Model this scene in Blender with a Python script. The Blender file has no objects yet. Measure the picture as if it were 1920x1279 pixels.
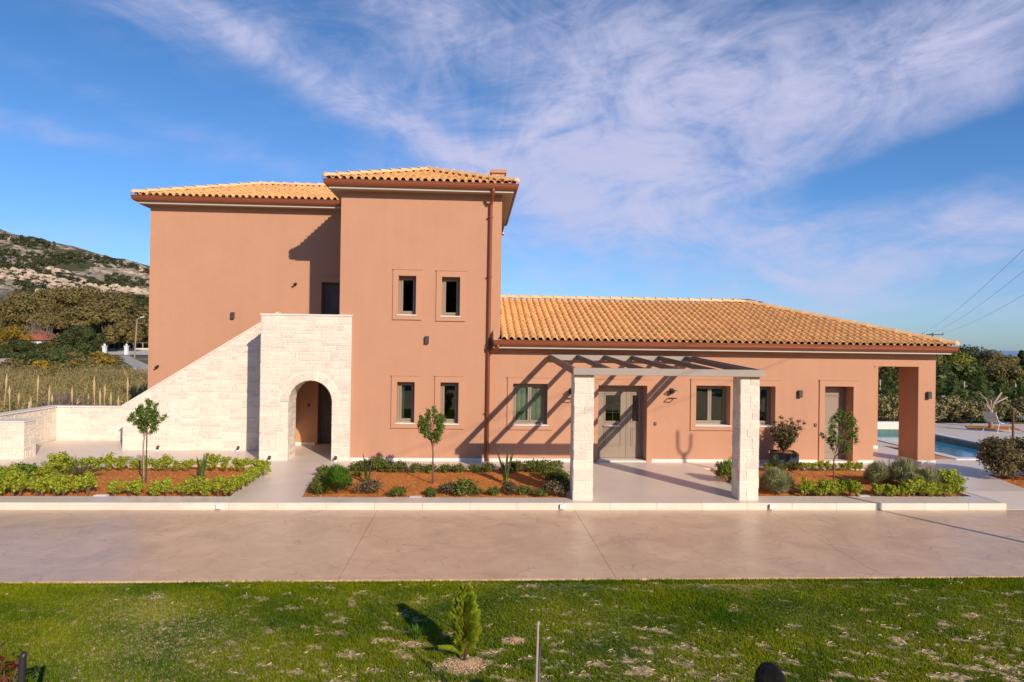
import bpy, bmesh, math, random
import numpy as np
from math import radians, sin, cos, pi, atan, sqrt, exp
from mathutils import Vector, Matrix, noise
random.seed(7); RNG = np.random.default_rng(11)
scn = bpy.context.scene
COL = scn.collection

# ------------------------------------------------------------------ camera, sky, sun, exposure
CAM_POS = Vector((0, -19.62, 3.4)); YAW = radians(3.33); ROLL = .0145; PITCH = atan(4/1280)
FW = Vector((sin(YAW)*cos(PITCH), cos(YAW)*cos(PITCH), sin(PITCH)))
R0 = Vector((cos(YAW), -sin(YAW), 0)); U0 = R0.cross(FW)
RT = R0*cos(ROLL)+U0*sin(ROLL); UP = -R0*sin(ROLL)+U0*cos(ROLL)
cam_d = bpy.data.cameras.new('camera'); cam = bpy.data.objects.new('camera', cam_d); COL.objects.link(cam)
cam_d.sensor_width = 36; cam_d.lens = 36*1280/1920; cam_d.clip_end = 30000; cam_d.clip_start = .1
cam.matrix_world = Matrix(((RT.x, UP.x, -FW.x, CAM_POS.x), (RT.y, UP.y, -FW.y, CAM_POS.y), (RT.z, UP.z, -FW.z, CAM_POS.z), (0, 0, 0, 1)))
scn.camera = cam
def at(px, py, y=None, z=None, x=None, d=None):
    """world point seen at a spot of the photograph, on a plane y=, z=, x= or at distance d"""
    r = FW*1280+RT*(px-960)+UP*(639.5-py)
    if y is not None: t = (y-CAM_POS.y)/r.y
    elif z is not None: t = (z-CAM_POS.z)/r.z
    elif x is not None: t = (x-CAM_POS.x)/r.x
    else: t = d/r.dot(FW)
    return CAM_POS+r*t

SUNV = Vector((.53, -1, .513)).normalized()           # towards the sun
SUN_EL = math.asin(SUNV.z); SUN_AZ = math.atan2(SUNV.x, SUNV.y)
world = bpy.data.worlds.new('World'); scn.world = world; world.use_nodes = True
def nn(nt, t, **k):
    n = nt.nodes.new(t)
    for a, b in k.items(): setattr(n, a, b)
    return n
def build_world():
    nt = world.node_tree; nt.nodes.clear(); L = nt.links.new
    out = nn(nt, 'ShaderNodeOutputWorld'); bg = nn(nt, 'ShaderNodeBackground'); bg.inputs['Strength'].default_value = .1
    sky = nn(nt, 'ShaderNodeTexSky'); sky.sky_type = 'NISHITA'; sky.sun_disc = False
    sky.sun_elevation = SUN_EL; sky.sun_rotation = SUN_AZ; sky.altitude = 50; sky.air_density = 1.0; sky.dust_density = .4; sky.ozone_density = 3.5
    tc = nn(nt, 'ShaderNodeTexCoord'); sep = nn(nt, 'ShaderNodeSeparateXYZ'); L(tc.outputs['Generated'], sep.inputs[0])
    def m(op, a, b=None, c=None):
        n = nn(nt, 'ShaderNodeMath', operation=op)
        for i, v in enumerate((a, b, c)):
            if v is None: continue
            if isinstance(v, (int, float)): n.inputs[i].default_value = v
            else: L(v, n.inputs[i])
        return n.outputs[0]
    az = m('ARCTAN2', sep.outputs[0], sep.outputs[1]); el = m('ARCSINE', sep.outputs[2])
    AZ = lambda px: atan((px-960)/1280)+YAW
    EL = lambda py: atan((643-py)/1280)
    # the streaks fan out from one low point
    fa = m('SUBTRACT', az, AZ(900)); fe = m('SUBTRACT', el, EL(400)); th = m('ARCTAN2', fe, fa); r = m('SQRT', m('ADD', m('MULTIPLY', fa, fa), m('MULTIPLY', fe, fe)))
    def nz(a, b, off, det, rough, dist):
        c = nn(nt, 'ShaderNodeCombineXYZ'); L(a, c.inputs[0]); L(b, c.inputs[1]); c.inputs[2].default_value = off
        n = nn(nt, 'ShaderNodeTexNoise'); n.inputs['Scale'].default_value = 1; n.inputs['Detail'].default_value = det
        n.inputs['Roughness'].default_value = rough; n.inputs['Distortion'].default_value = dist; L(c.outputs[0], n.inputs['Vector']); return n.outputs['Fac']
    streak = nz(m('MULTIPLY', th, 3.6), m('MULTIPLY', r, 3.6), 3.7, 9, .6, .9)
    puff = nz(m('MULTIPLY', az, 6.5), m('MULTIPLY', el, 12), 5.2, 12, .64, 1.3)
    fibre = nz(m('ADD', m('MULTIPLY', az, 7), m('MULTIPLY', el, 4)), m('SUBTRACT', m('MULTIPLY', el, 34), m('MULTIPLY', az, 9)), 8.1, 9, .62, 1.4)
    tot = None
    for (px_, py_, rx, ry, slope, w) in CLOUDS:
        a = m('SUBTRACT', az, AZ(px_)); b = m('SUBTRACT', el, EL(py_)); ct, st_ = cos(slope), sin(slope)
        gu = m('DIVIDE', m('ADD', m('MULTIPLY', a, ct), m('MULTIPLY', b, st_)), rx/1280); gv = m('DIVIDE', m('ADD', m('MULTIPLY', a, -st_), m('MULTIPLY', b, ct)), ry/1280)
        g_ = m('MULTIPLY', m('POWER', 2.718, m('MULTIPLY', m('ADD', m('MULTIPLY', gu, gu), m('MULTIPLY', gv, gv)), -1)), w)
        tot = g_ if tot is None else m('ADD', tot, g_)
    n = m('ADD', m('MULTIPLY', m('SUBTRACT', streak, .5), .9), m('ADD', m('MULTIPLY', m('SUBTRACT', puff, .5), 2.1), m('MULTIPLY', m('SUBTRACT', fibre, .5), .75)))
    s = m('ADD', tot, m('MULTIPLY', n, m('ADD', m('MULTIPLY', tot, .75), .17)))
    mr = nn(nt, 'ShaderNodeMapRange'); mr.interpolation_type = 'SMOOTHSTEP'; mr.inputs['From Min'].default_value = .02; mr.inputs['From Max'].default_value = 1.2
    L(s, mr.inputs['Value']); cov = m('MULTIPLY', mr.outputs[0], m('ADD', .62, m('MULTIPLY', puff, .5)))
    hz = nn(nt, 'ShaderNodeMapRange'); hz.inputs['From Min'].default_value = .0; hz.inputs['From Max'].default_value = .42; L(sep.outputs[2], hz.inputs['Value'])
    tc2 = nn(nt, 'ShaderNodeMix', data_type='RGBA'); L(hz.outputs[0], tc2.inputs[0]); tc2.inputs[6].default_value = TINT_LOW; tc2.inputs[7].default_value = TINT_HIGH
    tint = nn(nt, 'ShaderNodeMix', data_type='RGBA', blend_type='MULTIPLY'); tint.inputs[0].default_value = 1; L(sky.outputs[0], tint.inputs[6]); L(tc2.outputs[2], tint.inputs[7])
    mx = nn(nt, 'ShaderNodeMix', data_type='RGBA'); L(cov, mx.inputs[0]); L(tint.outputs[2], mx.inputs[6]); mx.inputs[7].default_value = CLOUD_COL
    L(mx.outputs[2], bg.inputs['Color']); L(bg.outputs[0], out.inputs[0])
# banks of cirrus: where in the sky, how wide, how high, slope, weight
CLOUDS = [(1130, 120, 300, 200, 0, .62), (1560, 200, 460, 130, .15, .62), (1080, 310, 240, 80, 0, .58), (1330, 425, 430, 80, -.05, .66), (830, 70, 110, 130, -.9, .32), (520, 150, 560, 30, -.37, .5), (1800, 480, 300, 60, .2, .5),
          (1650, 570, 460, 50, 0, .32), (60, 320, 240, 26, -.1, .32), (350, 90, 560, 150, -.3, .2), (1880, 110, 180, 150, 0, .3), (120, 480, 260, 30, 0, .32), (330, 290, 400, 26, -.25, .22), (1640, 355, 230, 30, .2, -.5), (1890, 310, 150, 30, .3, -.45), (930, 200, 90, 45, 0, -.2), (700, 30, 160, 60, 0, .2), (240, 40, 300, 70, -.3, .25), (1150, 520, 260, 30, 0, .3)]
TINT_LOW = (.78, 1.05, 1.52, 1); TINT_HIGH = (.52, .90, 1.22, 1); CLOUD_COL = (5.8, 5.9, 8.2, 1)
build_world()
sd = bpy.data.lights.new('sun', 'SUN'); sd.energy = 4.6; sd.angle = radians(.5); sd.color = (1, .86, .70)
so = bpy.data.objects.new('sun', sd); COL.objects.link(so); so.rotation_euler = SUNV.to_track_quat('Z', 'Y').to_euler(); so.location = (12, -30, 20)
scn.view_settings.view_transform = 'Standard'; scn.view_settings.look = 'None'; scn.view_settings.exposure = 0; scn.view_settings.gamma = 1
scn.render.engine = 'CYCLES'
scn.cycles.max_bounces = 8; scn.cycles.transparent_max_bounces = 12

# ------------------------------------------------------------------ helpers
class MB:
    def __init__(s): s.v = []; s.f = []; s.m = []
    def add(s, vs, fs, mi=0):
        b = len(s.v); s.v += [tuple(p) for p in vs]; s.f += [tuple(i+b for i in f) for f in fs]; s.m += [mi]*len(fs); return s
    def box(s, x0, x1, y0, y1, z0, z1, mi=0):
        v = [(x0, y0, z0), (x1, y0, z0), (x1, y1, z0), (x0, y1, z0), (x0, y0, z1), (x1, y0, z1), (x1, y1, z1), (x0, y1, z1)]
        return s.add(v, [(0, 3, 2, 1), (4, 5, 6, 7), (0, 1, 5, 4), (1, 2, 6, 5), (2, 3, 7, 6), (3, 0, 4, 7)], mi)
    def obox(s, c, ax, ay, az, mi=0):
        c = Vector(c); ax = Vector(ax); ay = Vector(ay); az = Vector(az)
        v = [c+a*ax+b*ay+d*az for d in (-1, 1) for a, b in ((-1, -1), (1, -1), (1, 1), (-1, 1))]
        return s.add(v, [(0, 3, 2, 1), (4, 5, 6, 7), (0, 1, 5, 4), (1, 2, 6, 5), (2, 3, 7, 6), (3, 0, 4, 7)], mi)
    def bar(s, a, b, w, h, mi=0, up=(0, 0, 1)):
        a = Vector(a); b = Vector(b); d = (b-a); t = d.normalized(); sd_ = t.cross(Vector(up)).normalized(); u = sd_.cross(t)
        return s.obox((a+b)/2, d/2, sd_*w/2, u*h/2, mi)
    def tube(s, pts, rad, n=8, mi=0, caps=True):
        pts = [Vector(p) for p in pts]
        if isinstance(rad, (int, float)): rad = [rad]*len(pts)
        base = len(s.v); ref = Vector((.13, .97, .2))
        for i, p in enumerate(pts):
            t = (pts[min(i+1, len(pts)-1)]-pts[max(i-1, 0)]).normalized()
            if abs(t.dot(ref)) > .95: ref = Vector((.97, .1, .2))
            x = t.cross(ref).normalized(); y = t.cross(x)
            for k in range(n):
                an = 2*pi*k/n; s.v.append(tuple(p+(x*cos(an)+y*sin(an))*rad[i]))
        for i in range(len(pts)-1):
            for k in range(n):
                a = base+i*n+k; b = base+i*n+(k+1) % n; s.f.append((a, a+n, b+n, b)); s.m.append(mi)
        if caps:
            s.f.append(tuple(base+k for k in range(n))); s.m.append(mi)
            s.f.append(tuple(base+(len(pts)-1)*n+k for k in reversed(range(n)))); s.m.append(mi)
        return s
    def prism(s, poly, z0, z1, mi=0):
        n = len(poly); v = [(x, y, z0) for x, y in poly]+[(x, y, z1) for x, y in poly]
        fs = [tuple(reversed(range(n))), tuple(range(n, 2*n))]+[(i, (i+1) % n, (i+1) % n+n, i+n) for i in range(n)]
        return s.add(v, fs, mi)
    def prismY(s, poly, y0, y1, mi=0):      # polygon given in x,z
        n = len(poly); v = [(x, y0, z) for x, z in poly]+[(x, y1, z) for x, z in poly]
        fs = [tuple(range(n)), tuple(reversed(range(n, 2*n)))]+[((i+1) % n, i, i+n, (i+1) % n+n) for i in range(n)]
        return s.add(v, fs, mi)
    def build(s, name, mats, parent=None, smooth=False, loc=None, bevel=0, fixn=True):
        me = bpy.data.meshes.new(name); me.from_pydata(s.v, [], s.f)
        if not isinstance(mats, (list, tuple)): mats = [mats]
        for m in mats: me.materials.append(m)
        me.polygons.foreach_set('material_index', s.m)
        if smooth: me.polygons.foreach_set('use_smooth', [True]*len(s.f))
        me.update()
        if fixn and len(s.f) < 60000:
            bm = bmesh.new(); bm.from_mesh(me); bmesh.ops.recalc_face_normals(bm, faces=bm.faces)
            if bevel: bmesh.ops.bevel(bm, geom=bm.edges[:], offset=bevel, segments=1, affect='EDGES', clamp_overlap=True)
            bm.to_mesh(me); bm.free()
        o = bpy.data.objects.new(name, me); COL.objects.link(o)
        if parent: o.parent = parent
        if loc is not None: o.location = loc
        return o
def tag(o, label=None, cat=None, group=None, kind=None):
    if label: o['label'] = label
    if cat: o['category'] = cat
    if group: o['group'] = group
    if kind: o['kind'] = kind
    return o
def empty(name, loc=(0, 0, 0), label=None, cat=None, group=None, rz=0, scale=1):
    o = bpy.data.objects.new(name, None); COL.objects.link(o); o.location = loc; o.rotation_euler = (0, 0, rz); o.scale = (scale,)*3
    o.empty_display_size = .2
    return tag(o, label, cat, group)
def copy_tree(o, parent=None):
    c = o.copy(); COL.objects.link(c); c.parent = parent
    for ch in list(o.children): copy_tree(ch, c)
    return c
ORD = ['first', 'second', 'third', 'fourth', 'fifth', 'sixth', 'seventh', 'eighth', 'ninth', 'tenth', 'eleventh', 'twelfth', 'thirteenth', 'fourteenth', 'fifteenth', 'sixteenth', 'seventeenth', 'eighteenth', 'nineteenth', 'twentieth', 'twenty-first', 'twenty-second']

# ------------------------------------------------------------------ materials
def mat(name, col, rough=.6, var=0, vscale=3, bump=0, bscale=40, metal=0, island=0, spec=.5, col2=None, transl=0, detail=4):
    m = bpy.data.materials.new(name); m.use_nodes = True; nt = m.node_tree; L = nt.links.new
    b = nt.nodes['Principled BSDF']; b.inputs['Roughness'].default_value = rough; b.inputs['Metallic'].default_value = metal
    b.inputs['Specular IOR Level'].default_value = spec
    c = (*col, 1); b.inputs['Base Color'].default_value = c
    src = None; geo = None
    tc = nn(nt, 'ShaderNodeTexCoord')
    if var or col2:
        n = nn(nt, 'ShaderNodeTexNoise'); n.inputs['Scale'].default_value = vscale; n.inputs['Detail'].default_value = detail; n.inputs['Roughness'].default_value = .6
        L(tc.outputs['Object'], n.inputs['Vector'])
        r = nn(nt, 'ShaderNodeMapRange'); r.inputs['From Min'].default_value = .3; r.inputs['From Max'].default_value = .7; L(n.outputs['Fac'], r.inputs['Value'])
        mx = nn(nt, 'ShaderNodeMix', data_type='RGBA'); L(r.outputs[0], mx.inputs[0])
        if col2: mx.inputs[6].default_value = c; mx.inputs[7].default_value = (*col2, 1)
        else:
            mx.inputs[6].default_value = (*[x*(1-var) for x in col], 1); mx.inputs[7].default_value = (*[min(1, x*(1+var)) for x in col], 1)
        src = mx.outputs[2]
    if island:
        geo = nn(nt, 'ShaderNodeNewGeometry'); hs = nn(nt, 'ShaderNodeHueSaturation')
        r = nn(nt, 'ShaderNodeMapRange'); r.inputs['To Min'].default_value = 1-island; r.inputs['To Max'].default_value = 1+island; L(geo.outputs['Random Per Island'], r.inputs['Value'])
        L(r.outputs[0], hs.inputs['Value'])
        ml = nn(nt, 'ShaderNodeMath', operation='FRACT'); mm = nn(nt, 'ShaderNodeMath', operation='MULTIPLY'); mm.inputs[1].default_value = 7.13
        L(geo.outputs['Random Per Island'], mm.inputs[0]); L(mm.outputs[0], ml.inputs[0])
        r2 = nn(nt, 'ShaderNodeMapRange'); r2.inputs['To Min'].default_value = .5-island*.06; r2.inputs['To Max'].default_value = .5+island*.06; L(ml.outputs[0], r2.inputs['Value']); L(r2.outputs[0], hs.inputs['Hue'])
        if src: L(src, hs.inputs['Color'])
        else: hs.inputs['Color'].default_value = c
        src = hs.outputs[0]
    if src: L(src, b.inputs['Base Color'])
    if bump:
        n = nn(nt, 'ShaderNodeTexNoise'); n.inputs['Scale'].default_value = bscale; n.inputs['Detail'].default_value = 5; L(tc.outputs['Object'], n.inputs['Vector'])
        bp = nn(nt, 'ShaderNodeBump'); bp.inputs['Strength'].default_value = bump; bp.inputs['Distance'].default_value = .02; L(n.outputs['Fac'], bp.inputs['Height']); L(bp.outputs[0], b.inputs['Normal'])
    if transl:
        tr = nn(nt, 'ShaderNodeBsdfTranslucent'); ms = nn(nt, 'ShaderNodeMixShader'); ms.inputs[0].default_value = transl
        if src: L(src, tr.inputs['Color'])
        else: tr.inputs['Color'].default_value = c
        o = nt.nodes['Material Output']; L(b.outputs[0], ms.inputs[1]); L(tr.outputs[0], ms.inputs[2]); L(ms.outputs[0], o.inputs[0])
    return m
M = {}
M['render'] = mat('terracotta_render', (.54, .283, .174), .85, var=.035, vscale=1.2, bump=.35, bscale=55, spec=.2)
def plaster(m):
    nt = m.node_tree; L = nt.links.new; b = nt.nodes['Principled BSDF']; src = b.inputs['Base Color'].links[0].from_socket; tc = nn(nt, 'ShaderNodeTexCoord'); mp = nn(nt, 'ShaderNodeMapping'); mp.inputs['Scale'].default_value = (5, 5, .35); L(tc.outputs['Object'], mp.inputs[0])
    n = nn(nt, 'ShaderNodeTexNoise'); n.inputs['Scale'].default_value = 1; n.inputs['Detail'].default_value = 6; L(mp.outputs[0], n.inputs['Vector']); r = nn(nt, 'ShaderNodeMapRange'); r.inputs['From Min'].default_value = .35; r.inputs['From Max'].default_value = .75; r.inputs['To Min'].default_value = 1.012; r.inputs['To Max'].default_value = .972; L(n.outputs['Fac'], r.inputs['Value'])
    n2 = nn(nt, 'ShaderNodeTexNoise'); n2.inputs['Scale'].default_value = 38; n2.inputs['Detail'].default_value = 3; L(tc.outputs['Object'], n2.inputs['Vector']); r2 = nn(nt, 'ShaderNodeMapRange'); r2.inputs['From Min'].default_value = .3; r2.inputs['From Max'].default_value = .7; r2.inputs['To Min'].default_value = .95; r2.inputs['To Max'].default_value = 1.05; L(n2.outputs['Fac'], r2.inputs['Value'])
    mm = nn(nt, 'ShaderNodeMath', operation='MULTIPLY'); L(r.outputs[0], mm.inputs[0]); L(r2.outputs[0], mm.inputs[1]); hs = nn(nt, 'ShaderNodeHueSaturation'); L(mm.outputs[0], hs.inputs['Value']); L(src, hs.inputs['Color']); L(hs.outputs[0], b.inputs['Base Color'])
plaster(M['render'])
M['trim'] = mat('terracotta_trim', (.548, .289, .178), .85, bump=.2, bscale=60, spec=.2)
M['stone'] = mat('limestone_block', (.76, .665, .555), .8, var=.07, vscale=8, bump=1.0, bscale=18, island=.10, spec=.2)
M['mortar'] = mat('pale_mortar', (.88, .80, .715), .9, bump=.3, bscale=60, spec=.1)
M['coping'] = mat('limestone_coping', (.80, .73, .64), .6, var=.04, vscale=4, bump=.1)
M['plinth'] = mat('pale_plinth', (.80, .74, .66), .5, var=.04)
M['tile'] = mat('clay_roof_tile', (.90, .52, .21), .75, var=.08, vscale=7, bump=.25, bscale=60, island=.09, spec=.25)
M['cap'] = mat('clay_ridge_tile', (.84, .53, .27), .75, var=.12, vscale=9, bump=.25, bscale=50, island=.08, spec=.25)
M['deck'] = mat('roof_underlay', (.12, .07, .05), .9)
M['copper'] = mat('copper_brown_metal', (.30, .085, .035), .32, metal=.25, spec=.6)
M['fascia'] = mat('cream_fascia', (.56, .48, .38), .5)
M['soffit'] = mat('beige_soffit', (.38, .32, .26), .7)
M['taupe'] = mat('taupe_aluminium', (.31, .235, .175), .42, spec=.5)
M['taupe_beam'] = mat('taupe_beam', (.36, .30, .25), .45, var=.05, vscale=2)
M['dark_door'] = mat('dark_brown_door', (.13, .105, .09), .6, spec=.3)
M['rafter'] = mat('shaded_taupe_rafter', (.115, .092, .078), .5)  # beam taupe darkened: shade of the rafter sides put into the colour
M['dark_metal'] = mat('dark_grey_metal', (.065, .058, .058), .4, spec=.5)
M['black'] = mat('black_plastic', (.012, .012, .013), .4)
M['white'] = mat('white_plastic', (.8, .79, .77), .4)
M['chrome'] = mat('brushed_steel', (.75, .72, .68), .4, metal=.35)
M['curtain'] = mat('pale_curtain', (.38, .43, .35), .9, var=.1)
M['interior'] = mat('dim_interior', (.06, .05, .045), .9)
def glass_mat():
    m = bpy.data.materials.new('window_glass'); m.use_nodes = True; nt = m.node_tree; L = nt.links.new; nt.nodes.remove(nt.nodes['Principled BSDF'])
    fr = nn(nt, 'ShaderNodeFresnel'); fr.inputs[0].default_value = 1.5; g = nn(nt, 'ShaderNodeBsdfGlossy'); g.inputs['Roughness'].default_value = .01; g.inputs['Color'].default_value = (.9, .95, .92, 1)
    t = nn(nt, 'ShaderNodeBsdfTransparent'); t.inputs['Color'].default_value = (.75, .8, .76, 1); ms = nn(nt, 'ShaderNodeMixShader')
    ad = nn(nt, 'ShaderNodeMath', operation='ADD'); ad.inputs[1].default_value = .05; L(fr.outputs[0], ad.inputs[0])
    L(ad.outputs[0], ms.inputs[0]); L(t.outputs[0], ms.inputs[1]); L(g.outputs[0], ms.inputs[2]); L(ms.outputs[0], nt.nodes['Material Output'].inputs[0]); return m
M['glass'] = glass_mat()
M['terrace'] = mat('smooth_grey_screed', (.78, .64, .53), .38, var=.05, vscale=.9, bump=.03, bscale=30)
M['kerb'] = mat('cream_kerb_stone', (.74, .64, .53), .5, var=.05, vscale=3, island=.05)
M['soil'] = mat('red_garden_soil', (.60, .21, .05), .95, var=.3, vscale=14, bump=1, bscale=45, spec=.1, detail=8)
M['pebble'] = mat('soil_pebble', (.45, .22, .10), .9, island=.5)
M['bark'] = mat('brown_bark', (.16, .10, .07), .9, bump=.6, bscale=40, var=.2, vscale=20)
M['pale_bark'] = mat('pale_bark', (.38, .28, .21), .9, bump=.6, bscale=40, var=.2, vscale=20)
def leafm(n, c, isl=.35, tr=.25, rough=.5, spec=.22): return mat(n, c, rough, island=isl, transl=tr, spec=spec)
M['lf_lime'] = leafm('lime_leaf', (.36, .40, .035))
M['lf_limedk'] = leafm('mid_green_leaf', (.17, .25, .03))
M['lf_dk'] = leafm('dark_green_leaf', (.095, .125, .03))
M['lf_tree'] = leafm('fresh_tree_leaf', (.13, .20, .03))
M['lf_rose'] = leafm('rosemary_leaf', (.11, .21, .02))
M['lf_lav'] = leafm('lavender_grey_leaf', (.36, .36, .17), .3)
M['lf_purp'] = leafm('purple_green_leaf', (.17, .13, .07), .4)
M['lf_palm'] = leafm('grey_green_blade', (.12, .15, .06), .3)
M['lf_bronze'] = leafm('bronze_green_leaf', (.18, .14, .06), .5)
M['lf_var'] = leafm('cream_green_leaf', (.28, .24, .11), .6)
M['lf_olive'] = leafm('olive_brown_leaf', (.20, .155, .05), .35)
M['lf_pine'] = leafm('deep_green_needle', (.075, .09, .025), .4)
M['lf_pine2'] = leafm('young_needle', (.10, .14, .03), .4)
M['lf_ylgn'] = leafm('autumn_green_leaf', (.25, .25, .03), .3)
M['lf_dk2'] = leafm('low_shrub_leaf', (.15, .175, .035), .4)
M['lf_yel'] = leafm('yellow_broom_leaf', (.32, .20, .015), .4)
M['lf_cyp'] = leafm('yellow_green_cypress_leaf', (.27, .32, .02), .4)
M['lf_red'] = leafm('red_brown_leaf', (.16, .04, .02), .5)
M['lf_scrub'] = leafm('scrub_leaf', (.06, .065, .022), .5, .1)
M['reed'] = leafm('dry_green_reed', (.32, .25, .10), .5, .2)
M['cane'] = mat('straw_cane', (.56, .42, .21), .8, island=.2)
M['twig'] = mat('grey_brown_twig', (.17, .12, .10), .9, island=.3)

# ------------------------------------------------------------------ ground heights
def sm(a, b, x):
    t = np.clip((x-a)/(b-a), 0, 1); return t*t*(3-2*t)
def ground_z(X, Y):
    X = np.asarray(X, float); Y = np.asarray(Y, float)
    left = -.75+np.clip(Y-6, 0, 400)*.026
    right = -.35-12*sm(70, 190, Y+X*.3)
    w = sm(26, -8, X*1.0)
    z = w*left+(1-w)*right
    inside = sm(-18, -14.5, X)*sm(25.5, 22, X)*sm(11.5, 8, Y)*sm(-50, -46, Y)
    z = z*(1-inside)+(-2.2)*inside
    front = sm(-6, -9, Y)*sm(-50, -46, Y); z = np.where(front > 0, np.minimum(z, -.35-1.6*front), z)
    return z+.05*np.sin(X*.31+1.3)*np.sin(Y*.27)
def grid_mesh(name, xs, ys, zf, m, smooth=True, parent=None):
    X, Y = np.meshgrid(xs, ys); Z = zf(X, Y); V = np.stack([X, Y, Z], -1).reshape(-1, 3)
    nx, ny = len(xs), len(ys); i = np.arange(nx-1)[None, :]+nx*np.arange(ny-1)[:, None]; i = i.reshape(-1)
    F = np.stack([i, i+1, i+nx+1, i+nx], -1)
    return np_mesh(name, V, F, m, smooth, parent)
def np_mesh(name, V, F, m, smooth=False, parent=None, mi=None):
    V = np.asarray(V, dtype=np.float32); F = np.asarray(F, dtype=np.int32); k = F.shape[1]
    me = bpy.data.meshes.new(name); me.vertices.add(len(V)); me.vertices.foreach_set('co', V.ravel())
    me.loops.add(F.size); me.loops.foreach_set('vertex_index', F.ravel()); me.polygons.add(len(F))
    me.polygons.foreach_set('loop_start', np.arange(0, F.size, k, dtype=np.int32))
    for q in (m if isinstance(m, (list, tuple)) else [m]): me.materials.append(q)
    me.polygons.foreach_set('use_smooth', np.full(len(F), smooth))
    if mi is not None: me.polygons.foreach_set('material_index', np.asarray(mi, dtype=np.int32))
    me.update(calc_edges=True); me.validate()
    o = bpy.data.objects.new(name, me); COL.objects.link(o)
    if parent: o.parent = parent
    return o
def ground_mat():
    m = mat('rough_ground', (.12, .10, .045), .95, var=0, bump=.8, bscale=2); nt = m.node_tree; L = nt.links.new; b = nt.nodes['Principled BSDF']
    tc = nn(nt, 'ShaderNodeTexCoord'); n = nn(nt, 'ShaderNodeTexNoise'); n.inputs['Scale'].default_value = .12; n.inputs['Detail'].default_value = 8; L(tc.outputs['Object'], n.inputs['Vector'])
    cr = nn(nt, 'ShaderNodeValToRGB'); e = cr.color_ramp.elements; e[0].position = .38; e[0].color = (.06, .075, .02, 1); e[1].position = .64; e[1].color = (.25, .19, .10, 1)
    L(n.outputs['Fac'], cr.inputs[0]); L(cr.outputs[0], b.inputs['Base Color']); return m
M['ground'] = ground_mat()
def axis(*segs):
    a = []
    for x0, x1, st in segs: a += list(np.arange(x0, x1, st))
    return np.array(a+[segs[-1][1]])
tag(grid_mesh('ground', axis((-620, -120, 14), (-120, -30, 5), (-30, 40, 1.5), (40, 120, 6), (120, 420, 20)), axis((-160, -50, 8), (-50, 30, 1.5), (30, 150, 5), (150, 600, 18)), ground_z, M['ground']), kind='structure')
# sea
def sea_mat():
    m = mat('sea_water', (.012, .045, .13), .22, bump=0); nt = m.node_tree; L = nt.links.new; b = nt.nodes['Principled BSDF']
    tc = nn(nt, 'ShaderNodeTexCoord'); n = nn(nt, 'ShaderNodeTexNoise'); n.inputs['Scale'].default_value = .12; n.inputs['Detail'].default_value = 6; L(tc.outputs['Object'], n.inputs['Vector'])
    bp = nn(nt, 'ShaderNodeBump'); bp.inputs['Strength'].default_value = .8; bp.inputs['Distance'].default_value = 1.2; L(n.outputs['Fac'], bp.inputs['Height']); L(bp.outputs[0], b.inputs['Normal']); return m
o = MB().add([(-300, 150, -11), (14000, 150, -11), (14000, 16000, -11), (-300, 16000, -11)], [(0, 1, 2, 3)]).build('sea', sea_mat()); tag(o, kind='structure')
# hill
def hill_h(X, Y):
    crest = np.clip(74.6+(-311.8-X)*.25, 0, 150)+1.2*np.sin(X*.045)+.7*np.sin(X*.11+1)
    t = np.clip((Y-120)/(446-120), 0, 1); up = t**1.25
    dn = 1-.25*sm(0, 300, Y-446)
    z = ground_z(X, np.minimum(Y, 150.))*(1-t)+(crest*up)*np.where(Y > 446, dn, 1)
    return z
def hill_z(X, Y):
    z = hill_h(X, Y); out = z.copy()-2.0*sm(250, 440, Y); sh = X.shape
    xf, yf, of = X.ravel(), Y.ravel(), out.ravel()
    am = sm(130, 190, yf)
    for i in range(len(xf)):
        if am[i] > 0:
            p = Vector((xf[i]*.03, yf[i]*.022, 3))
            r = 1-abs(noise.noise(p*1.6)); rr = max(0, r-.62)*9
            of[i] += am[i]*(rr*(.45+.5*noise.noise(p*5))+.9*noise.noise(p*7)+.9*noise.noise(p*16)+.5*noise.noise(p*37))
    return of.reshape(sh)-.3*0
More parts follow.
